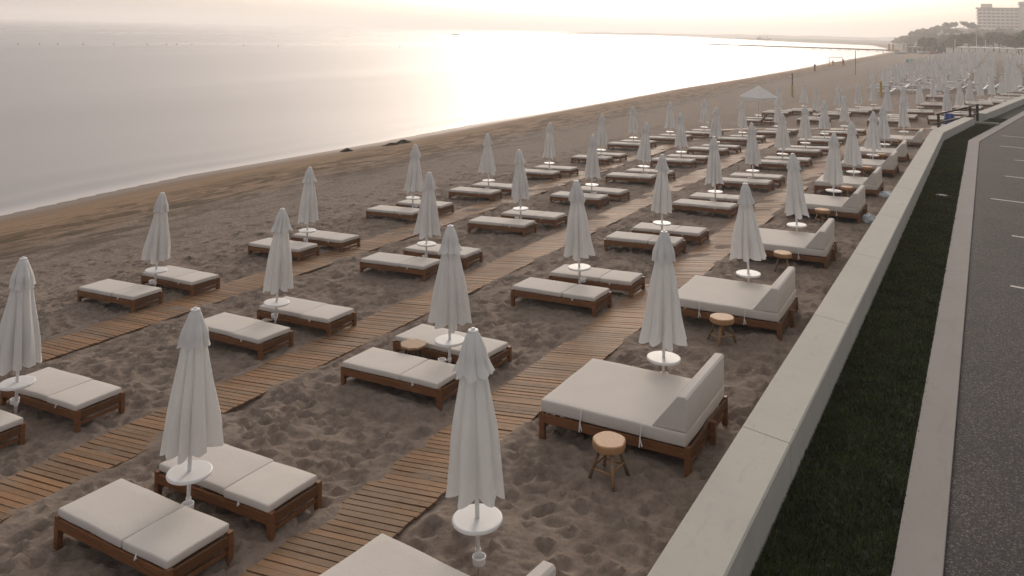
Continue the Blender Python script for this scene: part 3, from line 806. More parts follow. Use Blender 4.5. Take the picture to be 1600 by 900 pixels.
o = place(loungers, 1, cu + .15, cv - .75, gz(cu, cv - .7), .0, "sun lounger with its wooden back raised under the open parasol", .04)
# raise the back: a tilted slatted panel replaces the flat head cushion
for ch in list(o.children):
    if ch.name.startswith("head_cushion"): bpy.data.objects.remove(ch)
bm = bmesh.new(); Mx = Matrix.Translation((.24, 0, .28)) @ Matrix.Rotation(-math.radians(50), 4, 'Y')
for i in range(8): box(bm, .03 + i * .09, .10 + i * .09, -.36, .36, -.01, .012, M=Mx)
for s in (-1, 1): box(bm, 0, .76, s * .36 - .02, s * .36 + .02, -.04, -.012, M=Mx)
to_obj("raised_backrest", bm, M['teak'], o)

# the dense far field: too small for parts, one mesh each
def far_parasol(seed):
    bm = canopy_mesh(seed, 2.42, .92, .05, .34, 8, 4, 9, .34, .06)
    for f in bm.faces: f.smooth = True
    top = canopy_mesh(seed + 9, 2.45, 2.05, .03, .20, 8, 4, 3, .25, .03)
    me = bpy.data.meshes.new("tmp"); top.to_mesh(me); top.free(); bm.from_mesh(me); bpy.data.meshes.remove(me)
    tube(bm, (0, 0, -.2), (0, 0, 2.4), .025, seg=6)
    lathe(bm, [(0, .62), (.25, .62), (.25, .59), (0, .59)], 14)
    return to_obj("beach_parasol", bm, M['canopy'])
fp = [far_parasol(s) for s in (31, 32, 33)]
def far_lounger():
    bm = bmesh.new()
    for s in (-1, 1):
        box(bm, -.95, .35, s * .32 - .02, s * .32 + .02, .26, .31)
        for x in (-.8, .3): box(bm, x - .025, x + .025, s * .32 - .022, s * .32 + .022, -.05, .26)
    for i in range(14): box(bm, -.95 + i * .093, -.875 + i * .093, -.3, .3, .275, .30)
    Mx = Matrix.Translation((.36, 0, .29)) @ Matrix.Rotation(-math.radians(32), 4, 'Y')
    for i in range(7): box(bm, .0 + i * .095, .08 + i * .095, -.3, .3, -.012, .012, M=Mx)
    for s in (-1, 1): box(bm, 0, .68, s * .32 - .02, s * .32 + .02, -.02, .02, M=Mx)
    return to_obj("plastic_lounger", bm, M['plastic'])
fl = far_lounger()
def put(proto, u, v, rz, lab, cat, grp, sc=1.0):
    if proto.name in used: o = proto.copy(); COL.objects.link(o)
    else: used.add(proto.name); o = proto
    o.location = (u, v, gz(u, v)); o.rotation_euler = (rs.uniform(-.01, .01), rs.uniform(-.01, .01), rz); o.scale = (sc, sc, sc)
    tag(o, lab, cat, grp)
    return o
EDGE = [(-3.1, 75.9), (.28, 78.0), (1.1, 81), (1.9, 83.7), (2.5, 87.5), (-2.98, 86.6), (3.5, 98.4), (3.0, 93.0), (4.0, 103)]
for u, v in EDGE:
    put(fp[int(v) % 3], u, v, rs.uniform(0, 6), "closed white parasol standing in line along the far stretch of wall", "parasol", "parasols along the far wall")
    for s in (-1, 1):
        lo = place(loungers, 0, u - .1 + rs.uniform(-.1, .1), v + .75 * s, gz(u, v), rs.uniform(-.06, .06), "low wooden sun lounger in line along the far stretch of wall", .03)
        lo["group"] = "wooden loungers along the far wall"
nfield = 0; v = 98.0; rowi = 0
while v < 262:
    lo_u = -10.6 + (v - 105) * .022 + (2.2 if v < 104 else 0); hi_u = min(.046 * v + 1.2, l3(v) - 1.4)
    u = lo_u + (.9 if rowi % 2 else 0)
    while u < hi_u:
        if nfield < 228:
            put(fp[nfield % 3], u + rs.uniform(-.3, .3), v + rs.uniform(-.5, .5), rs.uniform(0, 6), "closed white parasol in the crowded far field of parasols below the wooded hill", "parasol", "parasols of the crowded far field", rs.uniform(.95, 1.06)); nfield += 1
            if v < 150 and (rowi % 2 == 0 or v < 118):
                for s in (-.6, .6):
                    put(fl, u + .2 + rs.uniform(-.15, .15), v + s - .2, rs.uniform(-.15, .15) + .0, "white plastic lounger with raised back under the crowded far parasols", "sun lounger", "plastic loungers of the far field")
        u += 2.75
    v += 4.0 + (v - 98) * .010; rowi += 1

# ------------------------------------------------------------------ stairs railing, barrel, litter, seaweed
rail = thing("stair_railing", "dark brown railing of two bars leading down from the wall gap to the sand", "railing", (0, 0, 0))
P1, P2, P3 = Vector((-2.09, 57.3, ZC - 4.62)), Vector((-.37, 55.6, ZC - 3.92)), Vector((.0, 57.5, ZC - 3.88))
def post(p, zb):
    bm = bmesh.new(); box(bm, p.x - .075, p.x + .075, p.y - .075, p.y + .075, zb, p.z); bevel_all(bm, .006); to_obj("post", bm, M['iron'], rail)
post(P1, ZC - 5.75); post(P2, zp - .05); post(P3, zp - .05)
for dz in (-.02, -.55):
    bm = bmesh.new(); 
    tube(bm, P1 + Vector((-.1, 0, dz)), P2 + Vector((0, 0, dz)), .06, seg=8); tube(bm, P2 + Vector((0, 0, dz)), P3 + Vector((0, 0, dz)), .06, seg=8)
    to_obj("handrail", bm, M['iron'], rail)
st = bmesh.new()
for k in range(4): box(st, -2.5 + k * .55, -1.95 + k * .55, 56.2, 58.3, ZC - 6.2, ZC - 5.45 + k * .15)
o = to_obj("beach_stairs", st, M['concrete']); tag(o, "short concrete steps in the wall gap beside the brown railing", "stairs")
bz = gz(-2.2, 59.0)
bar = thing("plastic_barrel", "blue plastic barrel standing on sand behind the wall by the railing", "barrel", (-1.55, 59.4, bz - .1))
bm = bmesh.new(); lathe(bm, [(0, 0), (.27, 0), (.29, .05), (.30, .28), (.31, .3), (.30, .32), (.30, .58), (.31, .60), (.30, .62), (.29, .86), (.27, .9), (.24, .9), (.23, .6), (0, .6)], 28); to_obj("body", bm, M['blue'], bar, True)

def crumple(name, loc, size, mat, lab, cat, seed, flat=.5):
    r_ = random.Random(seed); bm = bmesh.new(); bmesh.ops.create_icosphere(bm, subdivisions=3, radius=1)
    for v in bm.verts:
        f = 1 + .28 * math.sin(5 * v.co.x + seed) * math.sin(6 * v.co.y + 2 * seed) + r_.uniform(-.09, .09)
        v.co = Vector((v.co.x * f * size[0], v.co.y * f * size[1], max(-.15, v.co.z) * f * size[2]))
    o = to_obj(name, bm, mat); o.location = loc; tag(o, lab, cat); return o
crumple("plastic_bag", (-2.86, 27.0, gz(-2.86, 27.0) + .05), (.17, .2, .2), M['bag'], "crumpled pale blue plastic bag on the sand against the wall", "bag", 3)
crumple("litter_sheet", (-2.83, 31.8, gz(-2.83, 31.8) + .03), (.26, .33, .14), M['bag'], "flattened white plastic sheet lying on sand by the wall", "litter", 6)
crumple("paper_scrap", (-1.02, 29.6, zp + .03), (.16, .06, .03), M['white'], "small white paper scrap on the dark turf", "litter", 9)

def weedpile(loc, L, W, H, lab, seed):
    r_ = random.Random(seed); bm = bmesh.new()
    n, m_ = 40, 16; g = []
    for i in range(n + 1):
        row = []
        for j in range(m_ + 1):
            x, y = i / n * 2 - 1, j / m_ * 2 - 1
            e = max(0, 1 - x * x) ** .6 * max(0, 1 - y * y) ** .7
            h = e * H * (.55 + .45 * math.sin(x * 6 + seed) * math.sin(x * 2.3 + 1) + r_.uniform(-.16, .16)) - .05
            row.append(bm.verts.new((y * W + r_.uniform(-.05, .05), x * L + r_.uniform(-.04, .04), h)))
        g.append(row)
    for i in range(n):
        for j in range(m_): bm.faces.new((g[i][j], g[i + 1][j], g[i + 1][j + 1], g[i][j + 1]))
    o = to_obj("seaweed_pile", bm, M['weed']); o.location = loc; tag(o, lab, "seaweed")
weedpile((-33.75, 39.7, gz(-33.75, 39.7)), .45, .32, .24, "small dark mound of washed-up seaweed at the waterline", 2)
weedpile((-33.1, 43.9, gz(-33.1, 43.9)), 1.5, .42, .30, "long dark mound of washed-up seaweed at the waterline", 5)

# ------------------------------------------------------------------ beach sport posts and people
def vpost(u, v, h, pad, lab, top):
    r_ = thing("net_post", lab, "post", (u, v, gz(u, v)))
    bm = bmesh.new(); tube(bm, (0, 0, -.2), (0, 0, h), .06, seg=10); to_obj("pole", bm, top, r_)
    if pad:
        bm = bmesh.new(); lathe(bm, [(.0, 0), (.11, 0), (.12, .1), (.12, pad - .1), (.10, pad), (0, pad)], 14); to_obj("pad", bm, M['yellow'], r_)
    return r_
vpost(-17.85, 95.5, 2.6, 1.3, "tall volleyball post with yellow padded foot on the bare sand", M['jetty'])
vpost(-8.47, 91.8, 1.6, 1.55, "yellow padded post between white parasols past the crossing boardwalk", M['yellow'])
bm = bmesh.new(); tube(bm, (-17.85, 95.5, gz(-17.85, 95.5) + 2.2), (-19.8, 104, gz(-19.8, 104) + 2.0), .03, seg=6)
o = to_obj("net_rope", bm, M['orange']); tag(o, "slack rope tied from the volleyball post toward the waterline", "rope")
vpost(-18.8, 159, 4.4, 0, "tall thin red and pale pole on the sand near the water", M['red'])
nf = thing("goal_frame", "reddish pipe frame standing on the sand by the waterline", "frame", (-29.5, 212, gz(-29.5, 212)))
for a, b_ in (((-1.5, 0, 0), (-1.5, 0, 2.3)), ((1.5, 0, 0), (1.5, 0, 2.3)), ((-1.5, 0, 2.3), (1.5, 0, 2.3)), ((-1.5, 0, 1.1), (1.5, 0, 1.1))):
    bm = bmesh.new(); tube(bm, a, b_, .07, seg=8); to_obj("bar", bm, M['orange'], nf)

def person(u, v, lab, stride, shirt, face):
    bm = bmesh.new(); sk = bm.verts.layers.skin.verify()
    J = {'hip': (0, 0, .95, .13), 'chest': (0, .01, 1.30, .155), 'neck': (0, .01, 1.48, .06), 'head': (0, .02, 1.62, .10), 'crown': (0, .01, 1.72, .075),
         'ls': (-.19, 0, 1.42, .065), 'le': (-.25, -.05 * stride, 1.14, .045), 'lh': (-.24, .12 * stride, .88, .035), 'rs': (.19, 0, 1.42, .065), 're': (.25, .05 * stride, 1.14, .045), 'rh': (.24, -.10 * stride, .88, .035),
         'lk': (-.11, .14 * stride, .50, .075), 'la': (-.11, .20 * stride, .07, .045), 'lt': (-.11, .20 * stride + .14, .03, .035), 'rk': (.11, -.06 * stride, .50, .075), 'ra': (.11, -.25 * stride, .09, .045), 'rt': (.11, -.25 * stride + .13, .03, .035)}
    V = {}
    for k, (x, y, z, r) in J.items():
        w = bm.verts.new((x, y, z)); w[sk].radius = (r, r); V[k] = w
    V['hip'][sk].use_root = True
    for a, b_ in (('hip', 'chest'), ('chest', 'neck'), ('neck', 'head'), ('head', 'crown'), ('chest', 'ls'), ('ls', 'le'), ('le', 'lh'), ('chest', 'rs'), ('rs', 're'), ('re', 'rh'), ('hip', 'lk'), ('lk', 'la'), ('la', 'lt'), ('hip', 'rk'), ('rk', 'ra'), ('ra', 'rt')):
        bm.edges.new((V[a], V[b_]))
    me = bpy.data.meshes.new("person"); bm.to_mesh(me); bm.free(); me.materials.append(shirt)
    o = link(bpy.data.objects.new("person", me))
    o.modifiers.new("skin", 'SKIN'); s = o.modifiers.new("sub", 'SUBSURF'); s.levels = s.render_levels = 1
    o.location = (u, v, gz(u, v)); o.rotation_euler = (0, 0, face)
    tag(o, lab, "person", "people walking by the water")
person(-28.8, 178, "tiny dark figure standing by the water at the near end of the pipe frame", .4, M['cloth'], .5)
person(-30.4, 214, "tiny dark figure at the water between the pipe frame and another walker", 1, M['skin'], 2.2)
person(-29.3, 224, "tiny dark figure walking on wet sand beyond the pipe frame", 1, M['cloth'], 1.2)
person(-38.3, 428, "very distant walker by the water near the pale beached boat", 1, M['skin'], 1.2)

# ------------------------------------------------------------------ out at sea
bu = [(-241.7, 137.7), (-240.6, 143.4), (-239.6, 148.3), (-238.3, 155.5), (-236.5, 164.6), (-234.5, 175.1), (-233.3, 181.5), (-232.6, 185), (-231.6, 190.3), (-212.4, 211), (-215.4, 198), (-188, 248.3)]
b0 = None
for i, (u, v) in enumerate(bu):
    if b0 is None:
        bm = bmesh.new(); lathe(bm, [(0, -.3), (.30, -.22), (.42, .05), (.34, .35), (.14, .55), (.09, .9), (0, .92)], 14); b0 = o = to_obj("marker_buoy", bm, M['buoy'], None, True)
    else: o = b0.copy(); COL.objects.link(o)
    o.location = (u, v, -.15); o.scale = (.7, .7, .7); tag(o, "small marker buoy in the line of buoys across the calm water", "buoy", "line of marker buoys")

def hull_bm(L, W, H, sheer=.25, mat=0):
    bm = bmesh.new(); n = 16; rows_ = []
    for i in range(n + 1):
        x = -1 + 2 * i / n
        w = W / 2 * max(.03, (1 - max(0, x) ** 2.4)) * (1 if x > -.6 else .75 + .25 * (x + 1) / .4)
        zt_ = H * (1 + sheer * (x * x) * 1.4)
        rows_.append([bm.verts.new((x * L / 2 * (1 + .06 * f), s * w * k, z)) for (s, k, z, f) in ((-1, 1, zt_, 1), (-1, .8, H * .3, .5), (0, 0, -.3 * H, 0), (1, .8, H * .3, .5), (1, 1, zt_, 1))])
    for A, B in zip(rows_, rows_[1:]):
        for k in range(4): bm.faces.new((A[k], A[k + 1], B[k + 1], B[k]))
        bm.faces.new((A[4], A[0], B[0], B[4]))
    bm.faces.new(rows_[0]); bm.faces.new(rows_[-1][::-1])
    return bm
ship = thing("sailing_ship", "three-masted wooden sailing ship at anchor on the bright water", "ship", (-252, 1150, 0), math.radians(29.5 + 6)); ship.scale = (.545, .545, .545)
to_obj("hull", hull_bm(36, 8, 4.2), M['hull'], ship)
for x, h in ((-10, 19), (0, 22), (9, 20)):
    bm = bmesh.new(); tube(bm, (x, 0, 2), (x, 0, h), .45, .25, 8); m_ = to_obj("mast", bm, M['hull'], ship)
    bm = bmesh.new(); tube(bm, (x, -4, h * .62), (x, 4, h * .62), .3, seg=6); tube(bm, (x - 4.5, 0, h * .4), (x + 2, 0, h * .42), .5, seg=6); to_obj("yard", bm, M['sail'], m_)
bm = bmesh.new(); tube(bm, (16, 0, 5), (25, 0, 8), .4, .2, 8); to_obj("bowsprit", bm, M['hull'], ship)
bm = bmesh.new(); box(bm, -16, -7, -3, 3, 4.2, 7.2); bevel_all(bm, .2); to_obj("deckhouse", bm, M['hull'], ship)
bt = thing("motor_boat", "small low dark boat alone far out on the bright sea", "boat", (-494, 752, 0), math.radians(29.5)); bt.scale = (.62, .62, .62)
to_obj("hull", hull_bm(14, 3.6, 1.2), M['hull'], bt)
bm = bmesh.new(); box(bm, -3, 2, -1.2, 1.2, 1.2, 2.0); bevel_all(bm, .2); to_obj("cabin", bm, M['hull'], bt)

def jetty(p, q, w, z, lab, n):
    p, q = Vector(p), Vector(q); d = (q - p); L = d.length; d.normalize(); ang = math.atan2(d.y, d.x)
    r_ = thing("jetty", lab, "jetty", (p.x, p.y, 0), ang)
    bm = bmesh.new(); box(bm, 0, L, -w / 2, w / 2, z - .7, z); to_obj("deck", bm, M['jetty'], r_)
    for i in range(n):
        bm = bmesh.new(); x = 1 + i * (L - 2) / (n - 1); tube(bm, (x, -w / 2 + .2, -1), (x, -w / 2 + .2, z - .3), .14, seg=8); tube(bm, (x, w / 2 - .2, -1), (x, w / 2 - .2, z - .3), .14, seg=8); to_obj("pile", bm, M['jetty'], r_)
jetty((-153.5, 524.6), (-36, 489), 2.4, 1.3, "long low dark jetty reaching out from the beach into bright water", 24)
jetty((-313, 1765), (-130, 1440), 8, 2.2, "farther low breakwater beyond the jetty below the sailing ship", 20)

# ------------------------------------------------------------------ far beach clutter, in front of the wooded hill
def gzb(u, v): return gz(u, v)
k_ = thing("beach_kiosk", "dark square kiosk hut standing on the far sand before the trees", "kiosk", (-12.3, 388, gzb(-12.3, 388)))
bm = bmesh.new(); box(bm, -1.5, 1.5, -1.4, 1.4, 0, 2.5); to_obj("wall", bm, M['dark'], k_)
bm = bmesh.new(); box(bm, -1.7, 1.7, -1.6, 1.6, 2.5, 2.75); bevel_all(bm, .05); to_obj("roof", bm, M['dark'], k_)
bm = bmesh.new(); box(bm, -1.0, 1.0, -1.45, -1.40, 1.0, 1.9); to_obj("hatch", bm, M['hull'], k_)
pv = thing("beach_pavilion", "long low cream pavilion with flat white roof behind the beached boats", "pavilion", (-21, 425, gzb(-21, 425)))
bm = bmesh.new(); box(bm, -7, 5.5, -2, 2.5, 0, 2.7); to_obj("wall", bm, M['wallpaint'], pv)
bm = bmesh.new(); box(bm, -7.8, 6.2, -3.4, 3, 2.7, 3.05); bevel_all(bm, .05); to_obj("roof", bm, M['parapet'], pv)
for i in range(6):
    bm = bmesh.new(); box(bm, -6.2 + i * 2, -4.8 + i * 2, -2.06, -2.0, .3, 2.2); to_obj("window", bm, M['recess'], pv)
for i in range(5):
    bm = bmesh.new(); tube(bm, (-7.4 + i * 3.3, -3.2, 0), (-7.4 + i * 3.3, -3.2, 2.7), .1, seg=8); to_obj("column", bm, M['parapet'], pv)
aw = thing("terrace_awning", "long white flat awning of the beach restaurant above the far parasols", "awning", (3.5, 318, gzb(3.5, 318)))
bm = bmesh.new()
for i in range(6):
    x = -9 + i * 3.4
    vs_ = [bm.verts.new(p) for p in ((x, -3, 2.6), (x + 3.3, -3, 2.6), (x + 3.3, 3, 2.7), (x, 3, 2.7), (x + 1.65, 0, 2.98))]
    for a, b_ in ((0, 1), (1, 2), (2, 3), (3, 0)): bm.faces.new((vs_[a], vs_[b_], vs_[4]))
to_obj("cloth_roof", bm, M['canopy'], aw)
for i in range(7):
    for y in (-2.9, 2.9):
        bm = bmesh.new(); tube(bm, (-9 + i * 3.38, y, 0), (-9 + i * 3.38, y, 2.65), .07, seg=6); to_obj("support_pole", bm, M['white'], aw)
for (u, v, h, lab) in ((-6.3, 330, 5.6, "pale flag mast with dark clutter at its foot above the far parasols"), (.3, 345, 6.6, "tallest pale mast above the white awning"), (3.2, 345, 5.2, "short pale mast at the right end of the white awning".replace(" right", " inland"))):
    bm = bmesh.new(); tube(bm, (0, 0, 0), (0, 0, h), .14, .08, 8); o = to_obj("flag_mast", bm, M['white']); o.location = (u, v, gz(u, v)); tag(o, lab, "mast")
for (u, v, mt, lab) in ((-36.6, 432, 'orange', "orange feather banner near the waterline below the headland"), (-34.6, 430, 'yellow', "yellow feather banner near the waterline below the headland"), (-30.0, 430, 'pink', "lilac feather banner near the waterline below the headland")):
    f = thing("feather_banner", lab, "banner", (u, v, gz(u, v)), .5)
    bm = bmesh.new(); tube(bm, (0, 0, 0), (0, 0, 4.6), .06, seg=6); to_obj("pole", bm, M['white'], f)
    bm = bmesh.new(); box(bm, .06, 1.1, -.02, .02, 1.0, 4.5); bevel_all(bm, .01); to_obj("cloth", bm, M[mt], f)
def beached(u, v, L, W, H, rot, mt, lab):
    r_ = thing("beached_boat", lab, "boat", (u, v, gz(u, v) + .2), rot)
    to_obj("hull", hull_bm(L, W, H), M[mt], r_)
    for x in (-.15, .2):
        bm = bmesh.new(); box(bm, x * L - .12, x * L + .12, -W * .42, W * .42, H * 1.02, H * 1.1); to_obj("bench", bm, M['jetty'], r_)
beached(-29.8, 412, 5.5, 1.9, .8, .4, 'plastic', "pale grey rowing boat pulled up on the sand by the jetty")
beached(-18.8, 392, 6, 2, .9, .5, 'white', "white boat lying on far sand left of the kiosk".replace("left of", "seaward of"))
beached(-15.0, 390, 4.2, 1.7, .8, .5, 'red', "reddish brown boat lying on sand just beside the dark kiosk")
bm = bmesh.new(); box(bm, -1, 1, -.5, .5, .0, .9); bevel_all(bm, .08, 2)
o = to_obj("covered_crate", bm, M['turq']); o.location = (-15.2, 243, gz(-15.2, 243)); tag(o, "turquoise covered crate on the sand before the far parasols", "crate")

# ------------------------------------------------------------------ wooded hill, hotel, trees
def hill_z(u, v):
    d = (u - shore_u(v))
    rise = np.clip((d - 8) / 62, 0, 1) ** .8 * np.clip((v - 470) / 230, 0, 1) ** 1.1
    amp = (8.0 + 8.5 * np.clip((6 - u) / 14, 0, 1)) * np.clip((u + 72) / 30, 0, 1)
    return base_z(u, v) + rise * amp + np.clip((v - 880) / 500, 0, 1) * 2
us = np.linspace(-330, 620, 120); vs = np.linspace(455, 1500, 90)
U, V = np.meshgrid(us, vs)
Z = hill_z(U, V) + .6 * np.sin(U * .09) * np.sin(V * .07) - .25
Z = np.where(U - shore_u(V) < 12, -2.5, Z)
idx = np.arange(U.size).reshape(U.shape)
F = np.stack([idx[:-1, :-1], idx[:-1, 1:], idx[1:, 1:], idx[1:, :-1]], -1).reshape(-1, 4)
o = from_arrays("hill_terrain", np.stack([U, V, Z], -1).reshape(-1, 3), F, M['land'], smooth=True); o["kind"] = "structure"

def crown_arrays(seed, n, rx, rz, zc, clumps=9, leaf=.45):
    r_ = np.random.default_rng(seed)
    cc = r_.normal(0, 1, (clumps, 3)); cc /= np.linalg.norm(cc, axis=1)[:, None]; cc *= r_.uniform(.25, .8, (clumps, 1))
    cc[:, 2] = np.abs(cc[:, 2]) * 1.0 - .35
    k = r_.integers(0, clumps, n)
    off = r_.normal(0, 1, (n, 3)); off /= np.linalg.norm(off, axis=1)[:, None]; off *= (r_.uniform(0, 1, (n, 1)) ** .4) * r_.uniform(.3, .5, clumps)[k][:, None]
    P = (cc[k] + off) * np.array([rx, rx, rz]) + np.array([0, 0, zc])
    a = r_.normal(0, 1, (n, 3)); a /= np.linalg.norm(a, axis=1)[:, None]; b = np.cross(a, r_.normal(0, 1, (n, 3))); b /= np.linalg.norm(b, axis=1)[:, None]
    s = leaf * r_.uniform(.6, 1.3, (n, 1))
    V4 = np.stack([P - a * s, P - b * s * .6, P + a * s, P + b * s * .6], 1).reshape(-1, 3)
    return V4, np.arange(4 * n).reshape(-1, 4)
def tree_proto(seed, h, rx, mat, n=900, leaf=.45):
    r_ = thing("leafy_tree", "", "tree")
    bm = bmesh.new(); tube(bm, (0, 0, -.6), (.1, 0, h * .35), h * .03, h * .022, 8); tube(bm, (.1, 0, h * .35), (-.1, .1, h * .75), h * .022, h * .008, 8)
    rr_ = random.Random(seed)
    for k in range(5):
        a = rr_.uniform(0, 6.28); tube(bm, (.05, 0, h * rr_.uniform(.3, .5)), (math.cos(a) * rx * .6, math.sin(a) * rx * .6, h * rr_.uniform(.6, .8)), h * .012, h * .004, 6)
    to_obj("trunk", bm, M['trunk'], r_)
    V4, F4 = crown_arrays(seed, n, rx, h * .42, h * .62, leaf=leaf)
    from_arrays("crown", V4, F4, mat, r_)
    return r_
TP = {'A': [tree_proto(s, 8, 4.2, M['leafA']) for s in (1, 2)], 'B': [tree_proto(s, 9, 4.4, M['leafB'], 1400, .38) for s in (3, 4)], 'C': [tree_proto(s, 7.5, 4.2, M['leafC']) for s in (5, 6)]}
def put_tree(kind, i, u, v, z, sc, lab, grp):
    p = TP[kind][i % 2]
    if p.name in used: o = dup(p)
    else: used.add(p.name); o = p
    o.location = (u, v, z); o.rotation_euler = (0, 0, rs.uniform(0, 6.28)); o.scale = (sc, sc, sc * rs.uniform(.85, 1.1)); tag(o, lab, "tree", grp)
for i in range(15):
    u = -20 + i * 2.9 + rs.uniform(-.8, .8); v = 405 + rs.uniform(-8, 14) + i * .6
    kind = 'C' if u < 10 else 'A'
    put_tree(kind, i, u, v, gz(u, v) - .2, rs.uniform(.85, 1.12) * (1 + .010 * (u + 20)), "brownish leafy tree in the line behind the far beach" if kind == 'C' else "dark leafy tree at the inland end of the line behind the far beach", "line of trees behind the far beach")
for i, (u, v, s_) in enumerate(((16.5, 335, 1.15), (20.5, 340, 1.35), (13.6, 350, .95), (24, 345, 1.4))):
    put_tree('B', i, u, v, gz(u, v) - .2, s_, "bright green leafy tree nearest behind the far parasols", "green trees beside the far parasols")
n = 0; tries = 0
while n < 120 and tries < 4000:
    tries += 1
    v = rs.uniform(520, 830); u = rs.uniform(-100, 60)
    d = u - float(shore_u(v))
    if d < 10 or u > .05 * v + 12: continue
    if 770 < v and u > -14: continue
    put_tree('A' if rs.random() < .7 else 'C', n, u, v, float(hill_z(u, v)) - .4, rs.uniform(.75, 1.15), "dark hazy tree on the wooded hillside below the hotel", "trees on the hillside below the hotel"); n += 1

def windows(root, x0, x1, y, z, h, step, w):
    n = int((x1 - x0) / step)
    for i in range(n):
        bm = bmesh.new(); xx = x0 + (i + .5) * (x1 - x0) / n
        box(bm, xx - w / 2, xx + w / 2, y - .06, y, z, z + h); to_obj("window", bm, M['recess'], root)
hv = 850
hz = ZC + 4.8
ht = thing("hotel_building", "large hazy pale hotel with seven balcony floors on top of the wooded hill", "hotel", (2, hv, hz))
bm = bmesh.new(); box(bm, 0, 70, 1.6, 18, -8, 23.2); to_obj("wall", bm, M['wallpaint'], ht)
for fl_ in range(7):
    z = 2.6 + fl_ * 2.9
    bm = bmesh.new(); box(bm, -.9 if fl_ > 3 else -.3, 32.5, -.6, 1.58, z - .25, z + .85); to_obj("balcony", bm, M['parapet'], ht)
    windows(ht, .3, 32, 1.58, z + .9, 1.5, 3.2, 2.5)
bm = bmesh.new(); box(bm, -1.2, 33, -.9, 18.4, 23.2, 24.0); to_obj("roof", bm, M['rooftile'], ht)
bm = bmesh.new(); box(bm, 3, 12, 4, 14, 24.02, 27.6); to_obj("penthouse", bm, M['parapet'], ht)
bm = bmesh.new(); box(bm, 32.6, 52, -3, 16, -8, 27); w_ = to_obj("tower_block", bm, M['wallpaint'], ht)
bm = bmesh.new(); box(bm, 32.0, 53, -3.6, 16.6, 27, 29.2); to_obj("roof", bm, M['parapet'], ht)
lw = thing("hotel_annex", "low white three storey wing stepping down the hill before the hotel", "building", (-20, 800, ZC + .2))
for k, (x0, x1, z0, z1) in enumerate(((-2, 60, -6, 2.4), (3, 62, 2.42, 5.4), (6, 64, 5.42, 8.6))):
    bm = bmesh.new(); box(bm, x0, x1, k * 3.0, k * 3.0 + 12, z0, z1); to_obj("wall", bm, M['wallpaint'], lw)
    bm = bmesh.new(); box(bm, x0 - .4, x1, k * 3.0 - .8, k * 3.0 - .02, z1 - .6, z1 + .4); to_obj("balcony", bm, M['parapet'], lw)
    windows(lw, x0 + 1, min(x1, 52), k * 3.0, z1 - 2.4, 1.5, 4, 2.4)
vl = thing("hillside_villa", "small pale villa with pitched roof among trees on the hilltop", "house", (-38, 770, float(hill_z(-38, 770)) + 1))
bm = bmesh.new(); box(bm, -4, 4, -3, 3, -3, 3.5); to_obj("wall", bm, M['wallpaint'], vl)
bm = bmesh.new()
a_ = [bm.verts.new(p) for p in ((-4.6, -3.6, 3.52), (4.6, -3.6, 3.52), (4.6, 3.6, 3.52), (-4.6, 3.6, 3.52), (0, -0, 6.4))]
for i in range(4): bm.faces.new((a_[i], a_[(i + 1) % 4], a_[4]))
bm.faces.new(a_[3::-1]); to_obj("roof", bm, M['rooftile'], vl)

# faint land across the bay
us = np.linspace(0, 1, 140); ridge = []
A0, A1 = np.array([-930., 1800.]), np.array([-110., 2500.])
hh = 4 + 5 * us + 1.5 * np.sin(us * 21) * np.sin(us * 8 + 1) + .8 * np.sin(us * 57)
hh *= np.clip(us * 6, 0, 1)
P = A0[None] + (A1 - A0)[None] * us[:, None]
nrm = np.array([-(A1 - A0)[1], (A1 - A0)[0]]); nrm = nrm / np.linalg.norm(nrm)
prof = [(-300, -2), (-180, .35), (-60, .85), (0, 1.0), (80, .8), (300, -2)]
G = np.stack([np.column_stack([P + nrm * o_, np.where(f < 0, -2, hh * f)]) for o_, f in prof], 1)
idx = np.arange(G.shape[0] * G.shape[1]).reshape(G.shape[:2])
F = np.stack([idx[:-1, :-1], idx[1:, :-1], idx[1:, 1:], idx[:-1, 1:]], -1).reshape(-1, 4)
o = from_arrays("far_hills", G.reshape(-1, 3), F, M['land'], smooth=True); o["kind"] = "structure"

# ------------------------------------------------------------------ haze
HAZE = .00065
bm = bmesh.new(); box(bm, -6200, 1500, -560, 5900, -18, ZC + 40)
hz_ = NT("evening_haze"); pvn = hz_.n("ShaderNodeVolumePrincipled")
pvn.inputs["Color"].default_value = (.96, .94, .92, 1); pvn.inputs["Density"].default_value = HAZE; pvn.inputs["Anisotropy"].default_value = .42
hz_.l(pvn.outputs[0], hz_.out.inputs["Volume"])
o = to_obj("haze", bm, hz_.m); o["kind"] = "stuff"

# ------------------------------------------------------------------ light
SUN_AZ = math.radians(-21.5)           # measured from +Y towards +X
SUN_EL = math.radians(16.0)
VEIL_LOW, VEIL_TOP = 3.0, 5.6
w = bpy.data.worlds.new("World"); scene.world = w; w.use_nodes = True
nt = w.node_tree; bg = nt.nodes["Background"]
sky = nt.nodes.new("ShaderNodeTexSky"); sky.sky_type = 'NISHITA'; sky.sun_disc = False
sky.sun_elevation = SUN_EL; sky.sun_rotation = SUN_AZ; sky.altitude = 0; sky.air_density = 0.45; sky.dust_density = 5.0; sky.ozone_density = 1.8
warm = nt.nodes.new("ShaderNodeMix"); warm.data_type = 'RGBA'; warm.blend_type = 'MULTIPLY'; warm.inputs[0].default_value = 1.0
warm.inputs[7].default_value = (1.0, .945, .905, 1)          # dusty evening air
nt.links.new(sky.outputs[0], warm.inputs[6])
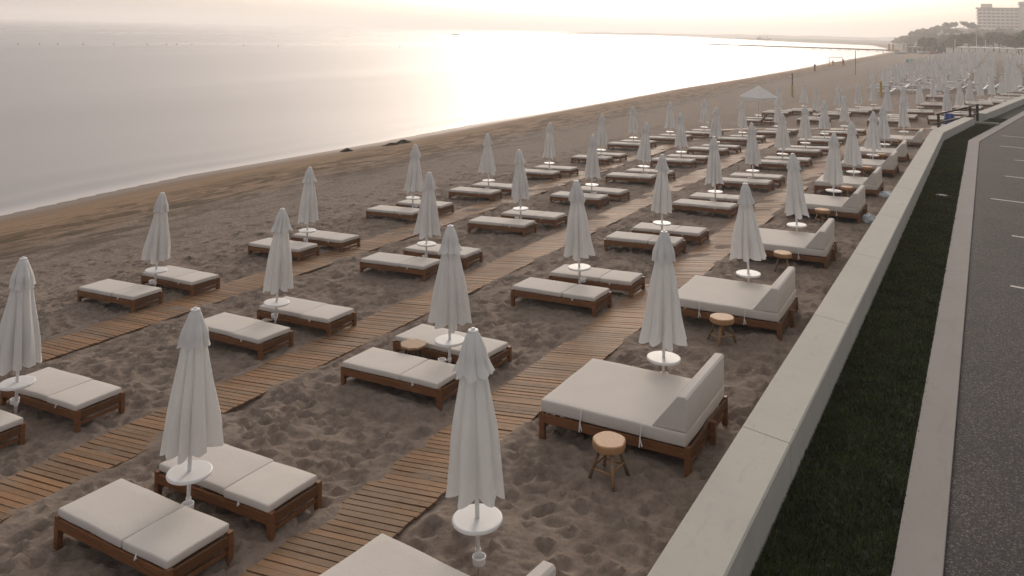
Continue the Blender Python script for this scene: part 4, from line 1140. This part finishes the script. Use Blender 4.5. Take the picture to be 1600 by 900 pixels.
# thin high haze over the whole sky: three times as bright overhead as at the horizon
tc = nt.nodes.new("ShaderNodeTexCoord"); sx = nt.nodes.new("ShaderNodeSeparateXYZ"); nt.links.new(tc.outputs["Generated"], sx.inputs[0])
mr = nt.nodes.new("ShaderNodeMapRange"); mr.inputs[1].default_value = 0; mr.inputs[2].default_value = 1; mr.inputs[3].default_value = VEIL_LOW; mr.inputs[4].default_value = VEIL_TOP
nt.links.new(sx.outputs[2], mr.inputs[0])
vc = nt.nodes.new("ShaderNodeVectorMath"); vc.operation = 'SCALE'; vc.inputs[0].default_value = (1.0, .938, .865); nt.links.new(mr.outputs[0], vc.inputs["Scale"])
ad = nt.nodes.new("ShaderNodeVectorMath"); ad.operation = 'ADD'; nt.links.new(warm.outputs[2], ad.inputs[0]); nt.links.new(vc.outputs[0], ad.inputs[1])
nt.links.new(ad.outputs[0], bg.inputs[0]); bg.inputs[1].default_value = .075
sl = bpy.data.lights.new("sun", 'SUN'); sl.energy = .95; sl.angle = math.radians(16); sl.color = (1.0, .88, .76)
so = bpy.data.objects.new("sun", sl); link(so)
d = Vector((math.sin(SUN_AZ) * math.cos(SUN_EL), math.cos(SUN_AZ) * math.cos(SUN_EL), math.sin(SUN_EL)))
so.rotation_euler = d.to_track_quat('Z', 'Y').to_euler()

# ------------------------------------------------------------------ camera
th, pit, rol = math.radians(29.5), .0875037, .0227241
Fd = Vector((-math.sin(th), math.cos(th), 0)); Rt = Vector((math.cos(th), math.sin(th), 0)); Up = Vector((0, 0, 1))
fwd = Fd * math.cos(pit) + Up * math.sin(pit)
down = -Up * math.cos(pit) + Fd * math.sin(pit)
cx = Rt * math.cos(rol) - down * math.sin(rol)
cd = Rt * math.sin(rol) + down * math.cos(rol)
cam = bpy.data.cameras.new("camera"); co = bpy.data.objects.new("camera", cam); link(co)
co.matrix_world = Matrix(((cx.x, -cd.x, -fwd.x, 0), (cx.y, -cd.y, -fwd.y, 0), (cx.z, -cd.z, -fwd.z, ZC), (0, 0, 0, 1)))
cam.sensor_width = 36; cam.lens = 36 * 1279.62 / 1600
cam.shift_y = -(450 + 66.98) / 1600
cam.clip_start = .1; cam.clip_end = 12000
scene.camera = co

scene.render.engine = 'CYCLES'
c = scene.cycles
c.use_denoising = True
c.max_bounces = 6; c.diffuse_bounces = 3; c.glossy_bounces = 3; c.transmission_bounces = 3; c.volume_bounces = 1
c.caustics_reflective = False; c.caustics_refractive = False
c.sample_clamp_indirect = 6
vs_ = scene.view_settings
vs_.view_transform = 'Standard'; vs_.look = 'None'; vs_.exposure = 0.27; vs_.gamma = 1.0; vs_.use_curve_mapping = False
